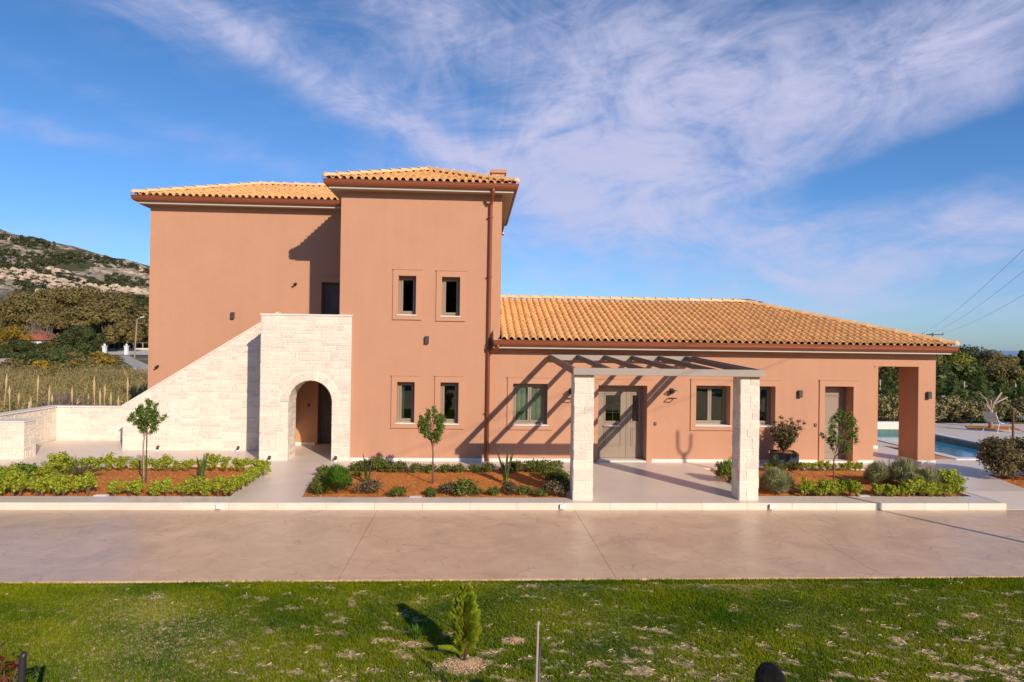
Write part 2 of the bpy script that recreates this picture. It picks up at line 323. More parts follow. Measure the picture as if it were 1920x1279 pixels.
def hill_mat():
    m = mat('rocky_scrub_hill', (.1, .1, .04), .95, bump=0); nt = m.node_tree; L = nt.links.new; b = nt.nodes['Principled BSDF']
    tc = nn(nt, 'ShaderNodeTexCoord')
    def nz(s, d, r, dist=0, map_=(1, 1, 1)):
        mp = nn(nt, 'ShaderNodeMapping'); mp.inputs['Scale'].default_value = map_; L(tc.outputs['Object'], mp.inputs[0])
        n = nn(nt, 'ShaderNodeTexNoise'); n.inputs['Scale'].default_value = s; n.inputs['Detail'].default_value = d; n.inputs['Roughness'].default_value = r; n.inputs['Distortion'].default_value = dist; L(mp.outputs[0], n.inputs['Vector']); return n.outputs['Fac']
    rk = nz(.034, 12, .72, 1.2, (1.3, .8, 1.2)); fine = nz(.28, 9, .75)
    ad = nn(nt, 'ShaderNodeMath', operation='MULTIPLY_ADD'); ad.inputs[1].default_value = .42; L(fine, ad.inputs[0]); L(rk, ad.inputs[2])
    mr = nn(nt, 'ShaderNodeMapRange'); mr.inputs['From Min'].default_value = .70; mr.inputs['From Max'].default_value = .735; L(ad.outputs[0], mr.inputs['Value'])
    sp = nn(nt, 'ShaderNodeSeparateXYZ'); L(tc.outputs['Object'], sp.inputs[0])
    hi = nn(nt, 'ShaderNodeMapRange'); hi.inputs['From Min'].default_value = 17; hi.inputs['From Max'].default_value = 26; L(sp.outputs[2], hi.inputs['Value'])
    rm = nn(nt, 'ShaderNodeMath', operation='MULTIPLY'); L(mr.outputs[0], rm.inputs[0]); L(hi.outputs[0], rm.inputs[1])
    rc = nn(nt, 'ShaderNodeValToRGB'); e = rc.color_ramp.elements; e[0].position = .38; e[0].color = (.17, .115, .08, 1); e[1].position = .58; e[1].color = (.60, .47, .36, 1); L(fine, rc.inputs[0])
    gc = nn(nt, 'ShaderNodeValToRGB'); e = gc.color_ramp.elements; e[0].position = .38; e[0].color = (.035, .045, .013, 1); e[1].position = .66; e[1].color = (.13, .115, .045, 1); L(nz(.09, 8, .7), gc.inputs[0])
    mx = nn(nt, 'ShaderNodeMix', data_type='RGBA'); L(rm.outputs[0], mx.inputs[0]); L(gc.outputs[0], mx.inputs[6]); L(rc.outputs[0], mx.inputs[7]); L(mx.outputs[2], b.inputs['Base Color'])
    bp = nn(nt, 'ShaderNodeBump'); bp.inputs['Strength'].default_value = 1; bp.inputs['Distance'].default_value = 2.5; L(ad.outputs[0], bp.inputs['Height']); L(bp.outputs[0], b.inputs['Normal'])
    return m
tag(grid_mesh('hill', axis((-560, -120, 3), (-120, 80, 10)), axis((125, 450, 3), (450, 700, 20)), hill_z, hill_mat(), smooth=True), kind='structure')

# ------------------------------------------------------------------ driveway, terrace, kerb, beds
def drive_mat():
    m = mat('stamped_brown_concrete', (.4, .3, .2), .4, spec=.75); nt = m.node_tree; L = nt.links.new; b = nt.nodes['Principled BSDF']; tc = nn(nt, 'ShaderNodeTexCoord')
    n = nn(nt, 'ShaderNodeTexNoise'); n.inputs['Scale'].default_value = 1.3; n.inputs['Detail'].default_value = 13; n.inputs['Roughness'].default_value = .76; n.inputs['Distortion'].default_value = .6; L(tc.outputs['Object'], n.inputs['Vector'])
    cr = nn(nt, 'ShaderNodeValToRGB'); e = cr.color_ramp.elements; e[0].position = .3; e[0].color = (.54, .345, .215, 1); e[1].position = .7; e[1].color = (.86, .57, .36, 1); L(n.outputs['Fac'], cr.inputs[0])
    n2 = nn(nt, 'ShaderNodeTexNoise'); n2.inputs['Scale'].default_value = 1.6; n2.inputs['Detail'].default_value = 4; L(tc.outputs['Object'], n2.inputs['Vector'])
    mp = nn(nt, 'ShaderNodeMix', data_type='VECTOR'); mp.inputs[0].default_value = .35; L(tc.outputs['Object'], mp.inputs[4]); L(n2.outputs['Color'], mp.inputs[5])
    v = nn(nt, 'ShaderNodeTexVoronoi', feature='DISTANCE_TO_EDGE'); v.inputs['Scale'].default_value = 4.2; mq = nn(nt, 'ShaderNodeMapping'); mq.inputs['Scale'].default_value = (.75, 1.25, 1); L(mp.outputs[1], mq.inputs[0]); L(mq.outputs[0], v.inputs['Vector'])
    mr = nn(nt, 'ShaderNodeMapRange'); mr.inputs['From Max'].default_value = .035; L(v.outputs['Distance'], mr.inputs['Value'])
    # only some of the joints are deep
    n3 = nn(nt, 'ShaderNodeTexNoise'); n3.inputs['Scale'].default_value = 1.9; L(tc.outputs['Object'], n3.inputs['Vector'])
    mr3 = nn(nt, 'ShaderNodeMapRange'); mr3.inputs['From Min'].default_value = .42; mr3.inputs['From Max'].default_value = .6; mr3.inputs['To Max'].default_value = .42; L(n3.outputs['Fac'], mr3.inputs['Value'])
    inv = nn(nt, 'ShaderNodeMath', operation='SUBTRACT'); inv.inputs[0].default_value = 1; L(mr.outputs[0], inv.inputs[1])
    cm = nn(nt, 'ShaderNodeMath', operation='MULTIPLY'); L(inv.outputs[0], cm.inputs[0]); L(mr3.outputs[0], cm.inputs[1])
    mx = nn(nt, 'ShaderNodeMix', data_type='RGBA'); L(cm.outputs[0], mx.inputs[0]); L(cr.outputs[0], mx.inputs[6]); mx.inputs[7].default_value = (.24, .14, .09, 1); L(mx.outputs[2], b.inputs['Base Color'])
    rr = nn(nt, 'ShaderNodeMapRange'); rr.inputs['To Min'].default_value = .28; rr.inputs['To Max'].default_value = .48; L(n.outputs['Fac'], rr.inputs['Value']); L(rr.outputs[0], b.inputs['Roughness'])
    hh = nn(nt, 'ShaderNodeMath', operation='MULTIPLY_ADD'); hh.inputs[1].default_value = -.6; L(cm.outputs[0], hh.inputs[0]); L(n.outputs['Fac'], hh.inputs[2])
    bp = nn(nt, 'ShaderNodeBump'); bp.inputs['Strength'].default_value = .16; bp.inputs['Distance'].default_value = .03; L(hh.outputs[0], bp.inputs['Height']); L(bp.outputs[0], b.inputs['Normal'])
    return m
ZD = -.14
dm = MB()
joint_x = [-14.4, -10.2, -6.1, -1.93, 2.23, 6.45, 10.7, 14.9, 19]
xs_ = [-60]+joint_x+[60]
for i in range(len(xs_)-1):
    a = xs_[i]+.0035; b_ = xs_[i+1]-.0035
    dm.box(a, b_, -9.38, -5.12, ZD-.25, ZD)
dm.box(-60, 60, -9.4, -5.1, ZD-.6, ZD-.03, 1)  # dark base colour seen through the expansion joints
tag(dm.build('driveway', [drive_mat(), mat('dark_joint_gap', (.05, .04, .035), .9)]), kind='structure')
from mathutils.geometry import tessellate_polygon
def slab(name, outer, holes, z, depth, m, zf=None):
    loops = [outer]+holes; tris = tessellate_polygon([[Vector((x, y, 0)) for x, y in l] for l in loops])
    flat = [p for l in loops for p in l]; v = [(x, y, z if zf is None else zf(x, y)) for x, y in flat]; f = [tuple(t) for t in tris]
    n = len(flat); v += [(x, y, z-depth) for x, y in flat]; b = 0
    for l in loops:
        k = len(l)
        for i in range(k): a, c = b+i, b+(i+1) % k; f.append((a, c, c+n, a+n))
        b += k
    bm = bmesh.new(); vs = [bm.verts.new(p) for p in v]
    for q in f:
        try: bm.faces.new([vs[i] for i in q])
        except ValueError: pass
    bmesh.ops.recalc_face_normals(bm, faces=bm.faces)
    bm.normal_update()
    top = [fc for fc in bm.faces if abs(fc.normal.z) > .5]
    if top and top[0].normal.z < 0:
        for fc in bm.faces: fc.normal_flip()
    me = bpy.data.meshes.new(name); bm.to_mesh(me); bm.free(); me.materials.append(m); o = bpy.data.objects.new(name, me); COL.objects.link(o); return o
BED1 = [(-12.4, -4.53), (-5.17, -4.54), (-5.62, -.72), (-10.35, -1.02)]
BED2 = [(-3.66, -4.58), (2.17, -4.6), (2.25, -1.25), (-3.96, -1.3)]
BED3 = [(6.55, -4.43), (11.62, -4.43), (11.75, -.95), (6.5, -.95)]
BED4 = [(13.62, -3.75), (20, -4.6), (20, -1.2), (14.0, -1.5)]
POOL = [(15.3, .95), (18.4, .95), (18.4, 8.4), (15.3, 8.4)]
ring = lambda p, d: [(p[0][0]-d, p[0][1]-d), (p[1][0]+d, p[1][1]-d), (p[2][0]+d, p[2][1]+d), (p[3][0]-d, p[3][1]+d)]
def tz(x, y): return -.135 if (x > 11.9 and y < -5) else 0
terr = [(-30, -5.06), (11.86, -5.06), (11.862, -5.062), (12.0, -5.12), (26, -5.12), (26, -3.9), (26, 10.6), (12, 11.0), (-4, 8), (-10.5, 3.7), (-13.5, 3.5), (-13.5, -.5), (-12.42, -.5), (-12.5, -1.2), (-14.5, -4.0), (-30, -4.2)]
TER = [(-30, -5.06), (11.86, -5.06), (11.86, -3.9), (13.3, -3.9), (26, -3.9), (26, 10.6), (12, 11.0), (-4, 8), (-10.5, 3.7), (-13.5, 3.5), (-13.5, -.5), (-12.42, -.5), (-12.5, -1.2), (-14.5, -4.0), (-30, -4.2)]
# the right-hand bed reaches down to the ramp, so it is cut out as a notch-free hole
BED4 = [(13.6, -3.72), (20, -3.78), (20, -1.6), (14.1, -1.75)]
tag(slab('terrace', TER, [BED1, BED2, BED3, BED4, ring(POOL, .3)], 0, 1.2, M['terrace']), kind='structure')
rp = MB().add([(11.865, -5.1, ZD+.004), (26, -5.1, ZD+.004), (26, -3.9, -.001), (11.865, -3.9, -.001), (11.865, -5.1, -.9), (26, -5.1, -.9)], [(0, 1, 2, 3), (4, 5, 1, 0)])
tag(rp.build('ramp', M['terrace']), kind='structure')
kb = MB(); x = -30
while x < 11.8:
    x1 = min(x+1.0, 11.88); kb.box(x+.002, x1-.002, -5.14, -5.062, ZD-.1, .006); x = x1
kb.box(11.8, 11.88, -5.06, -3.95, -.4, .006)
tag(kb.build('kerb', M['kerb'], bevel=.004), kind='structure')
def bed(quad, name):
    def zz(u, v):
        p = Vector((u*3, v*3, quad[0][0])); e = min(u, 1-u, v, 1-v); return -.05+.05*min(1, e*8)+.035*noise.noise(p*2)+.02*noise.noise(p*9)
    n, k = 110, 60; V = []; F = []
    for j in range(k+1):
        for i in range(n+1):
            u, v = i/n, j/k; a = Vector(quad[0]).lerp(Vector(quad[1]), u); b_ = Vector(quad[3]).lerp(Vector(quad[2]), u); p = a.lerp(b_, v)
            V.append((p.x, p.y, zz(u, v)))
    for j in range(k):
        for i in range(n): a = j*(n+1)+i; F.append((a, a+1, a+n+2, a+n+1))
    tag(np_mesh(name, V, F, M['soil'], True), kind='structure')
    V = []; F = []
    for _ in range(1500):
        u, v = random.random(), random.random(); a = Vector(quad[0]).lerp(Vector(quad[1]), u); b_ = Vector(quad[3]).lerp(Vector(quad[2]), u); p = a.lerp(b_, v); z = zz(u, v)
        r = random.uniform(.006, .02)*(1+(random.random() < .06)); b0 = len(V)
        for q in ((r, 0, 0), (0, r*.8, 0), (-r, 0, 0), (0, -r, 0), (0, 0, r*.7)):
            V.append((p.x+q[0]+random.uniform(-r, r)*.2, p.y+q[1], z+q[2]))
        F += [(b0, b0+1, b0+4), (b0+1, b0+2, b0+4), (b0+2, b0+3, b0+4), (b0+3, b0, b0+4)]
    tag(np_mesh('pebbles', V, F, M['pebble']), 'small crumbs of stone over the red soil of a planting bed', 'pebbles', kind='stuff')
bed(BED1, 'planting_bed'); bed(BED2, 'planting_bed'); bed(BED3, 'planting_bed'); bed(BED4, 'planting_bed')
tag(MB().prism([(-14.5, -4.3), (-12.52, -1.1), (-12.45, -.45), (-13.6, -.4), (-20, -.4), (-20, -4.3)], -.5, -.03).build('soil', M['soil']), kind='structure')
tag(MB().prism([tuple(at(1655, 836, z=0).xy), tuple(at(1793, 860.5, z=0).xy), tuple(at(1752, 861, z=0).xy), tuple(at(1680, 838, z=0).xy)], .001, .005).build('soil', mat('orange_sand', (.5, .27, .13), .9, var=.2)), kind='structure')
def basin(name):
    t = mat('green_mosaic', (.10, .19, .14), .3); nt = t.node_tree; L = nt.links.new; br = nn(nt, 'ShaderNodeTexBrick'); tc = nn(nt, 'ShaderNodeTexCoord')
    br.inputs['Scale'].default_value = 6; br.inputs['Color1'].default_value = (.09, .18, .13, 1); br.inputs['Color2'].default_value = (.13, .23, .165, 1); br.inputs['Mortar'].default_value = (.2, .27, .22, 1)
    L(tc.outputs['Object'], br.inputs['Vector']); L(br.outputs[0], nt.nodes['Principled BSDF'].inputs['Base Color'])
    (x0, y0), (x1, _), (_, y1), _ = POOL; b = MB(); w = .2
    b.box(x0-w, x0, y0-w, y1+w, -1.5, -.035).box(x1, x1+w, y0-w, y1+w, -1.5, -.035).box(x0, x1, y0-w, y0, -1.5, -.035).box(x0, x1, y1, y1+w, -1.5, -.035).box(x0, x1, y0, y1, -1.5, -1.4)
    p = empty(name, (0, 0, 0), 'swimming pool with cream coping and green mosaic sides at the right of the villa', 'swimming pool')
    b.build('basin', t, p)
    c = MB(); x0 -= .02; y0 -= .02; o = .33
    c.box(x0-o, x0, y0-o, y1+o, -.034, .03).box(x1+.02, x1+o, y0-o, y1+o, -.034, .03).box(x0, x1+.02, y0-o, y0, -.034, .03).box(x0, x1+.02, y1+.02, y1+o, -.034, .28)
    c.build('coping', M['coping'], p, bevel=.008); return p
basin('swimming_pool')
def water_mat():
    m = bpy.data.materials.new('pool_water'); m.use_nodes = True; nt = m.node_tree; L = nt.links.new; b = nt.nodes['Principled BSDF']
    b.inputs['Base Color'].default_value = (.03, .24, .42, 1); b.inputs['Roughness'].default_value = .06; b.inputs['IOR'].default_value = 1.33; b.inputs['Transmission Weight'].default_value = .15
    n = nn(nt, 'ShaderNodeTexNoise'); n.inputs['Scale'].default_value = 4; n.inputs['Detail'].default_value = 3; tc = nn(nt, 'ShaderNodeTexCoord'); L(tc.outputs['Object'], n.inputs['Vector'])
    bp = nn(nt, 'ShaderNodeBump'); bp.inputs['Strength'].default_value = .25; bp.inputs['Distance'].default_value = .03; L(n.outputs['Fac'], bp.inputs['Height']); L(bp.outputs[0], b.inputs['Normal']); return m
tag(MB().box(15.302, 18.398, .952, 8.398, -1.39, -.2).build('water', water_mat()), kind='structure')

# ------------------------------------------------------------------ lawn
def lawn_mat():
    m = mat('lawn_soil', (.3, .2, .1), .95, bump=.9, bscale=25); nt = m.node_tree; L = nt.links.new; b = nt.nodes['Principled BSDF']; tc = nn(nt, 'ShaderNodeTexCoord')
    n = nn(nt, 'ShaderNodeTexNoise'); n.inputs['Scale'].default_value = 14; n.inputs['Detail'].default_value = 6; L(tc.outputs['Object'], n.inputs['Vector'])
    cr = nn(nt, 'ShaderNodeValToRGB'); e = cr.color_ramp.elements; e[0].position = .3; e[0].color = (.07, .08, .015, 1); e[1].position = .62; e[1].color = (.72, .50, .26, 1); L(n.outputs['Fac'], cr.inputs[0]); L(cr.outputs[0], b.inputs['Base Color'])
    return m
def lawn_z(X, Y): return -.155+.03*np.sin(X*.5)*np.sin(Y*.9)+np.clip((-9.5-Y)*.01, 0, .05)
tag(grid_mesh('lawn', np.arange(-60, 60.1, .5), np.arange(-45, -9.3, .5), lambda X, Y: np.where(Y > -9.6, -.16, lawn_z(X, Y)), lawn_mat()), kind='structure')
def bare(x, y):
    p = Vector((x*3.4+y*1.2, y*5.2, 0)); q = noise.fractal(p, .7, 2, 5); q2 = noise.noise(Vector((x*.33, y*.45, 4)))
    r = q*1.15+.5*q2+.02*x-.50+max(0, -10.2-y)*.10
    for cx, cy, rr in ((-.02, -12.15, .27), (.55, -11.55, .15), (-.65, -11.6, .13)):
        d = sqrt((x-cx)**2+((y-cy)*1.2)**2)/rr
        if d < 1: r = max(r, 1.2-d*.4+.3*q)
    return r
def grass(name, x0, x1, y0, y1, dens, h):
    n = int((x1-x0)*(y1-y0)*dens); P = np.stack([RNG.uniform(x0, x1, n), RNG.uniform(y0, y1, n)], -1); keep = []; hh = []
    for x, y in P:
        # keep the part the camera could see from here or a few steps aside
        if abs(x-(y+19.62)*.06) > (y+19.62)*.95+3.2: keep.append(False); hh.append(0); continue
        r = bare(x, y); g = 1-(r-.05)/.3 if r > .05 else 1
        keep.append(random.random() < max(.06, g)); hh.append((.5 if r > .12 else 1)*(1+.55*noise.noise(Vector((x*.55+.3*y, y*.4, 9)))))
    keep = np.array(keep); P = P[keep]; hh = np.array(hh)[keep]; n = len(P); a = RNG.uniform(0, 2*pi, n); w = RNG.uniform(.0035, .008, n); H = h*hh*RNG.uniform(.5, 1.25, n)
    lx = RNG.normal(0, .5, n)*H-.1*H; ly = RNG.normal(0, .5, n)*H; z = lawn_z(P[:, 0], P[:, 1]); z = np.where(P[:, 1] > -9.6, -.16, z)
    A = np.stack([P[:, 0]-w*np.cos(a), P[:, 1]-w*np.sin(a), z-.005], -1); B = np.stack([P[:, 0]+w*np.cos(a), P[:, 1]+w*np.sin(a), z-.005], -1); C = np.stack([P[:, 0]+lx, P[:, 1]+ly, z+H], -1)
    V = np.stack([A, B, C], 1).reshape(-1, 3); F = np.arange(3*n).reshape(-1, 3)
    return tag(np_mesh(name, V, F, M['grass']), 'short patchy green lawn grass in front of the driveway', 'grass', kind='stuff')
def grass_mat():
    m = leafm('lawn_grass', (.10, .15, .012), .35, .3, .7, .06); nt = m.node_tree; L = nt.links.new
    hs = [n for n in nt.nodes if n.type == 'HUE_SAT'][0]; tc = nn(nt, 'ShaderNodeTexCoord'); n = nn(nt, 'ShaderNodeTexNoise'); n.inputs['Scale'].default_value = .7; n.inputs['Detail'].default_value = 7; n.inputs['Roughness'].default_value = .65; L(tc.outputs['Object'], n.inputs['Vector'])
    cr = nn(nt, 'ShaderNodeValToRGB'); e = cr.color_ramp.elements; e[0].position = .36; e[0].color = (.07, .145, .004, 1); e[1].position = .62; e[1].color = (.25, .285, .006, 1); L(n.outputs['Fac'], cr.inputs[0]); L(cr.outputs[0], hs.inputs['Color']); return m
M['grass'] = grass_mat()
grass('grass', -13, 16, -15.3, -9.42, 7000, .036)

def straw():
    V = []; F = []; n = 0
    while n < 6500:
        y = random.uniform(-14.6, -9.5); x = random.uniform(-1, 1)*((y+19.62)*.9+1)+(y+19.62)*.06; r = bare(x, y)
        if r < -.02 or random.random() > .25+r*1.6: continue
        a = random.uniform(0, 2*pi); l = random.uniform(.008, .03); w_ = random.uniform(.002, .005); z = float(lawn_z(np.array(x), np.array(y)))+random.uniform(.008, .03); b0 = len(V); c, s_ = cos(a), sin(a)
        V += [(x-c*l-s_*w_, y-s_*l+c*w_, z), (x+c*l-s_*w_, y+s_*l+c*w_, z+random.uniform(-.004, .008)), (x+c*l+s_*w_, y+s_*l-c*w_, z), (x-c*l+s_*w_, y-s_*l-c*w_, z-.003)]; F.append((b0, b0+1, b0+2, b0+3)); n += 1
    tag(np_mesh('straw', V, F, mat('dry_straw', (.72, .52, .28), .9, island=.35)), 'pale dry grass clippings lying in the thin patches of the lawn', 'straw', kind='stuff')
straw()

# ------------------------------------------------------------------ roof tiles
def tile_field(name, O, U, V, width, length, clips, parent, pitch=.205, expo=.36):
    """O eave corner, U along the eave, V up the slope; clips: list of (point, normal) whose front side is cut away"""
    O = Vector(O); U = Vector(U).normalized(); V = Vector(V).normalized(); N = U.cross(V)
    if N.z < 0: N = -N
    nb = 7; prof = []
    for k in range(nb+1):
        t = k/nb; an = pi*(1-t); prof.append((.125*(1+cos(an))/2*1.0, .062*sin(an)))
    prof = [(.0+p[0], p[1]) for p in prof]+[(.15, -.010), (.18, -.014), (.205, -.004)]
    nc = int(width/pitch)+1; nr = int(length/expo)+1; v = []; f = []
    for r in range(nr):
        for c in range(nc):
            jx = random.uniform(-.004, .004); jz = random.uniform(0, .006); b = len(v); K = len(prof)
            v0 = r*expo-.0; v1 = min(v0+expo*1.1, length+.1)
            for (pu, ph) in prof: v.append(O+U*(c*pitch+pu*1.02+jx)+V*(v0+random.uniform(-.002, .002))+N*(ph*1.04+.032+jz))
            for (pu, ph) in prof: v.append(O+U*(c*pitch+pu*.98+jx)+V*v1+N*(ph*.96+.004+jz))
            for (pu, ph) in prof: v.append(O+U*(c*pitch+pu*1.02+jx)+V*(v0+.002)+N*(ph*1.04+.032+jz-.019))
            for k in range(K-1):
                f.append((b+k, b+k+1, b+K+k+1, b+K+k)); f.append((b+k, b+2*K+k, b+2*K+k+1, b+k+1))
    bm = bmesh.new(); vs = [bm.verts.new(p) for p in v]
    for q in f: bm.faces.new([vs[i] for i in q])
    for p, n in clips:
        bmesh.ops.bisect_plane(bm, geom=bm.verts[:]+bm.edges[:]+bm.faces[:], plane_co=Vector(p), plane_no=Vector(n), clear_outer=True, clear_inner=False)
    bm.normal_update()
    for fc in bm.faces:
        if fc.normal.dot(N) < -.2: fc.normal_flip()
    me = bpy.data.meshes.new(name); bm.to_mesh(me); bm.free(); me.materials.append(M['tile']); o = bpy.data.objects.new(name, me); COL.objects.link(o); o.parent = parent; return o
def cap_line(name, A, B, parent, r=.095, seg=.40, end=True):
    A = Vector(A); B = Vector(B); d = B-A; T = d.normalized(); S = T.cross(Vector((0, 0, 1))).normalized(); W = S.cross(T)
    if W.z < 0: W = -W
    n = max(1, round(d.length/seg)); L_ = d.length/n; m = MB()
    for i in range(n):
        v = []; K = 8
        for e, (t, rr, dz) in enumerate(((-.03, r*1.08, .022), (L_+.02, r*.9, .0))):
            for k in range(K+1):
                an = pi*k/K; v.append(A+T*(i*L_+t)+S*cos(an)*rr+W*(sin(an)*rr+dz))
        for k in range(K+1):
            an = pi*k/K; v.append(A+T*(i*L_-.028)+S*cos(an)*(r*1.08-.02)+W*(sin(an)*(r*1.08-.02)+.022))
        f = [(k, k+1, K+2+k, K+1+k) for k in range(K)]+[(k, 2*K+2+k, 2*K+3+k, k+1) for k in range(K)]
        m.add(v, f)
        p = A+T*(i*L_-.01)+W*(r*1.08+.02); q = .022     # lump of mortar on each joint
        m.add([p+T*q, p+S*q*.8, p-T*q, p-S*q*.8, p+W*q*1.3], [(0, 1, 4), (1, 2, 4), (2, 3, 4), (3, 0, 4)])
    if end:
        v = []; K = 8
        for j in range(5):
            ph = pi/2*j/4
            for k in range(K+1):
                an = pi*k/K; v.append(A-T*(.03+sin(ph)*r*.9)+S*cos(an)*r*1.08*cos(ph)+W*(sin(an)*r*1.08*cos(ph)+.015))
        m.add(v, [(j*(K+1)+k, j*(K+1)+k+1, (j+1)*(K+1)+k+1, (j+1)*(K+1)+k) for j in range(4) for k in range(K)])
    return m.build(name, M['cap'], parent, fixn=False, smooth=False)
villa = empty('villa', (0, 0, 0), 'two storey terracotta villa with orange tiled hip roofs, square tower and long single storey wing', 'house')
def hip_roof(name, x0, x1, y0, y1, ze, tan, hips, slopes, wallz, label=None, gut=None):
    """hips: (left, right) tell whether that end is hipped; ridge runs along x"""
    ym = (y0+y1)/2; run = ym-y0; zr = ze+run*tan; xl = x0+run if hips[0] else x0; xr = x1-run if hips[1] else x1
    dk = MB(); dk.add([(x0, y0, ze-.03), (x1, y0, ze-.03), (x1, y1, ze-.03), (x0, y1, ze-.03), (xl, ym, zr-.03), (xr, ym, zr-.03)], [(0, 1, 5, 4), (2, 3, 4, 5), (1, 2, 5), (3, 0, 4), (0, 3, 2, 1)])
    rf = dk.build(name, M['deck'], villa)
    if label: rf['label'] = label
    sl = sqrt(1+tan*tan); c = 1/sl; s_ = tan/sl; clipF = [((0, ym, 0), (0, 1, 0))]; clipB = [((0, ym, 0), (0, -1, 0))]
    if hips[0]: clipF.append(((x0, y0, 0), (-1, 1, 0))); clipB.append(((x0, y1, 0), (-1, -1, 0)))
    if hips[1]: clipF.append(((x1, y0, 0), (1, 1, 0))); clipB.append(((x1, y1, 0), (1, -1, 0)))
    if 'F' in slopes: tile_field('roof_tiles', (x0, y0, ze), (1, 0, 0), (0, c, s_), x1-x0, run*sl, clipF+[((x1, 0, 0), (1, 0, 0))], rf)
    if 'B' in slopes: tile_field('roof_tiles', (x1, y1, ze), (-1, 0, 0), (0, -c, s_), x1-x0, run*sl, clipB+[((x0, 0, 0), (-1, 0, 0))], rf)
    if 'R' in slopes and hips[1]: tile_field('roof_tiles', (x1, y0, ze), (0, 1, 0), (-c, 0, s_), y1-y0, run*sl, [((x1, y0, 0), (-1, -1, 0)), ((x1, y1, 0), (-1, 1, 0))], rf)
    if 'L' in slopes and hips[0]: tile_field('roof_tiles', (x0, y1, ze), (0, -1, 0), (c, 0, s_), y1-y0, run*sl, [((x0, y0, 0), (1, -1, 0)), ((x0, y1, 0), (1, 1, 0))], rf)
    up = .045
    if xr > xl+.1: cap_line('ridge_tiles', (xl, ym, zr+up), (xr, ym, zr+up), rf, end=False)
    if hips[0]: cap_line('hip_tiles', (x0, y0, ze+up), (xl, ym, zr+up), rf); cap_line('hip_tiles', (x0, y1, ze+up), (xl, ym, zr+up), rf)
    if hips[1]: cap_line('hip_tiles', (x1, y0, ze+up), (xr, ym, zr+up), rf); cap_line('hip_tiles', (x1, y1, ze+up), (xr, ym, zr+up), rf)
    return rf
hip_roof('roof', -10.67, -1.5, 2.5, 8.44, 7.9, .35, (True, False), 'FL', 7.68, 'tiled roof of the set back left block')
# tower roof: ridge runs back, built as a turned hip roof
def tower_roof():
    x0, x1, y0, y1, ze, tan = -4.10, 1.16, -.42, 9.0, 7.9, .35; xm = (x0+x1)/2; run = xm-x0; zr = ze+run*tan
    dk = MB(); dk.add([(x0, y0, ze-.03), (x1, y0, ze-.03), (x1, y1, ze-.03), (x0, y1, ze-.03), (xm, y0+run, zr-.03), (xm, y1-run, zr-.03)], [(0, 1, 4), (1, 2, 5, 4), (2, 3, 5), (3, 0, 4, 5), (0, 3, 2, 1)])
    rf = dk.build('roof', M['deck'], villa); rf['label'] = 'pyramid shaped tiled roof of the tower'
    sl = sqrt(1+tan*tan); c = 1/sl; s_ = tan/sl
    tile_field('roof_tiles', (x0, y0, ze), (1, 0, 0), (0, c, s_), x1-x0, run*sl, [((x0, y0, 0), (-1, 1, 0)), ((x1, y0, 0), (1, 1, 0))], rf)
    tile_field('roof_tiles', (x1, y0, ze), (0, 1, 0), (-c, 0, s_), y1-y0, run*sl, [((x1, y0, 0), (-1, -1, 0)), ((x1, y1, 0), (-1, 1, 0)), ((xm, 0, 0), (-1, 0, 0))], rf)
    tile_field('roof_tiles', (x0, y1, ze), (0, -1, 0), (c, 0, s_), y1-y0, run*sl, [((x0, y0, 0), (1, -1, 0)), ((x0, y1, 0), (1, 1, 0)), ((xm, 0, 0), (1, 0, 0))], rf)
    up = .045
    cap_line('ridge_tiles', (xm, y0+run, zr+up), (xm, y1-run, zr+up), rf, end=False)
    for a, b in (((x0, y0), (xm, y0+run)), ((x1, y0), (xm, y0+run)), ((x0, y1), (xm, y1-run)), ((x1, y1), (xm, y1-run))): cap_line('hip_tiles', (*a, ze+up), (*b, zr+up), rf)
    ch = MB(); cp = at(933, 330, y=3.2); ch.box(cp.x-.2, cp.x+.22, 2.9, 3.6, 8, cp.z+.02).box(cp.x-.26, cp.x+.28, 2.84, 3.66, cp.z+.021, cp.z+.13)
    ch.build('chimney', M['trim'], rf)
tower_roof()
wr = hip_roof('roof', .83, 14.10, -.42, 8.52, 3.5, .318, (False, True), 'FR', 3.3, 'long tiled roof of the single storey wing')
cp = at(1388, 564, y=6.2); ch = MB(); ch.box(cp.x-.5, cp.x+.5, 5.8, 6.6, 4, cp.z-.08, 0); ch.add([(cp.x-.68, 5.6, cp.z-.075), (cp.x+.68, 5.6, cp.z-.075), (cp.x+.68, 6.8, cp.z-.075), (cp.x-.68, 6.8, cp.z-.075), (cp.x-.3, 6.2, cp.z+.07), (cp.x+.3, 6.2, cp.z+.07)], [(0, 1, 5, 4), (1, 2, 5), (2, 3, 4, 5), (3, 0, 4), (3, 2, 1, 0)], 1)
ch.build('chimney', [M['trim'], mat('brown_cap', (.2, .06, .04), .7)], wr)

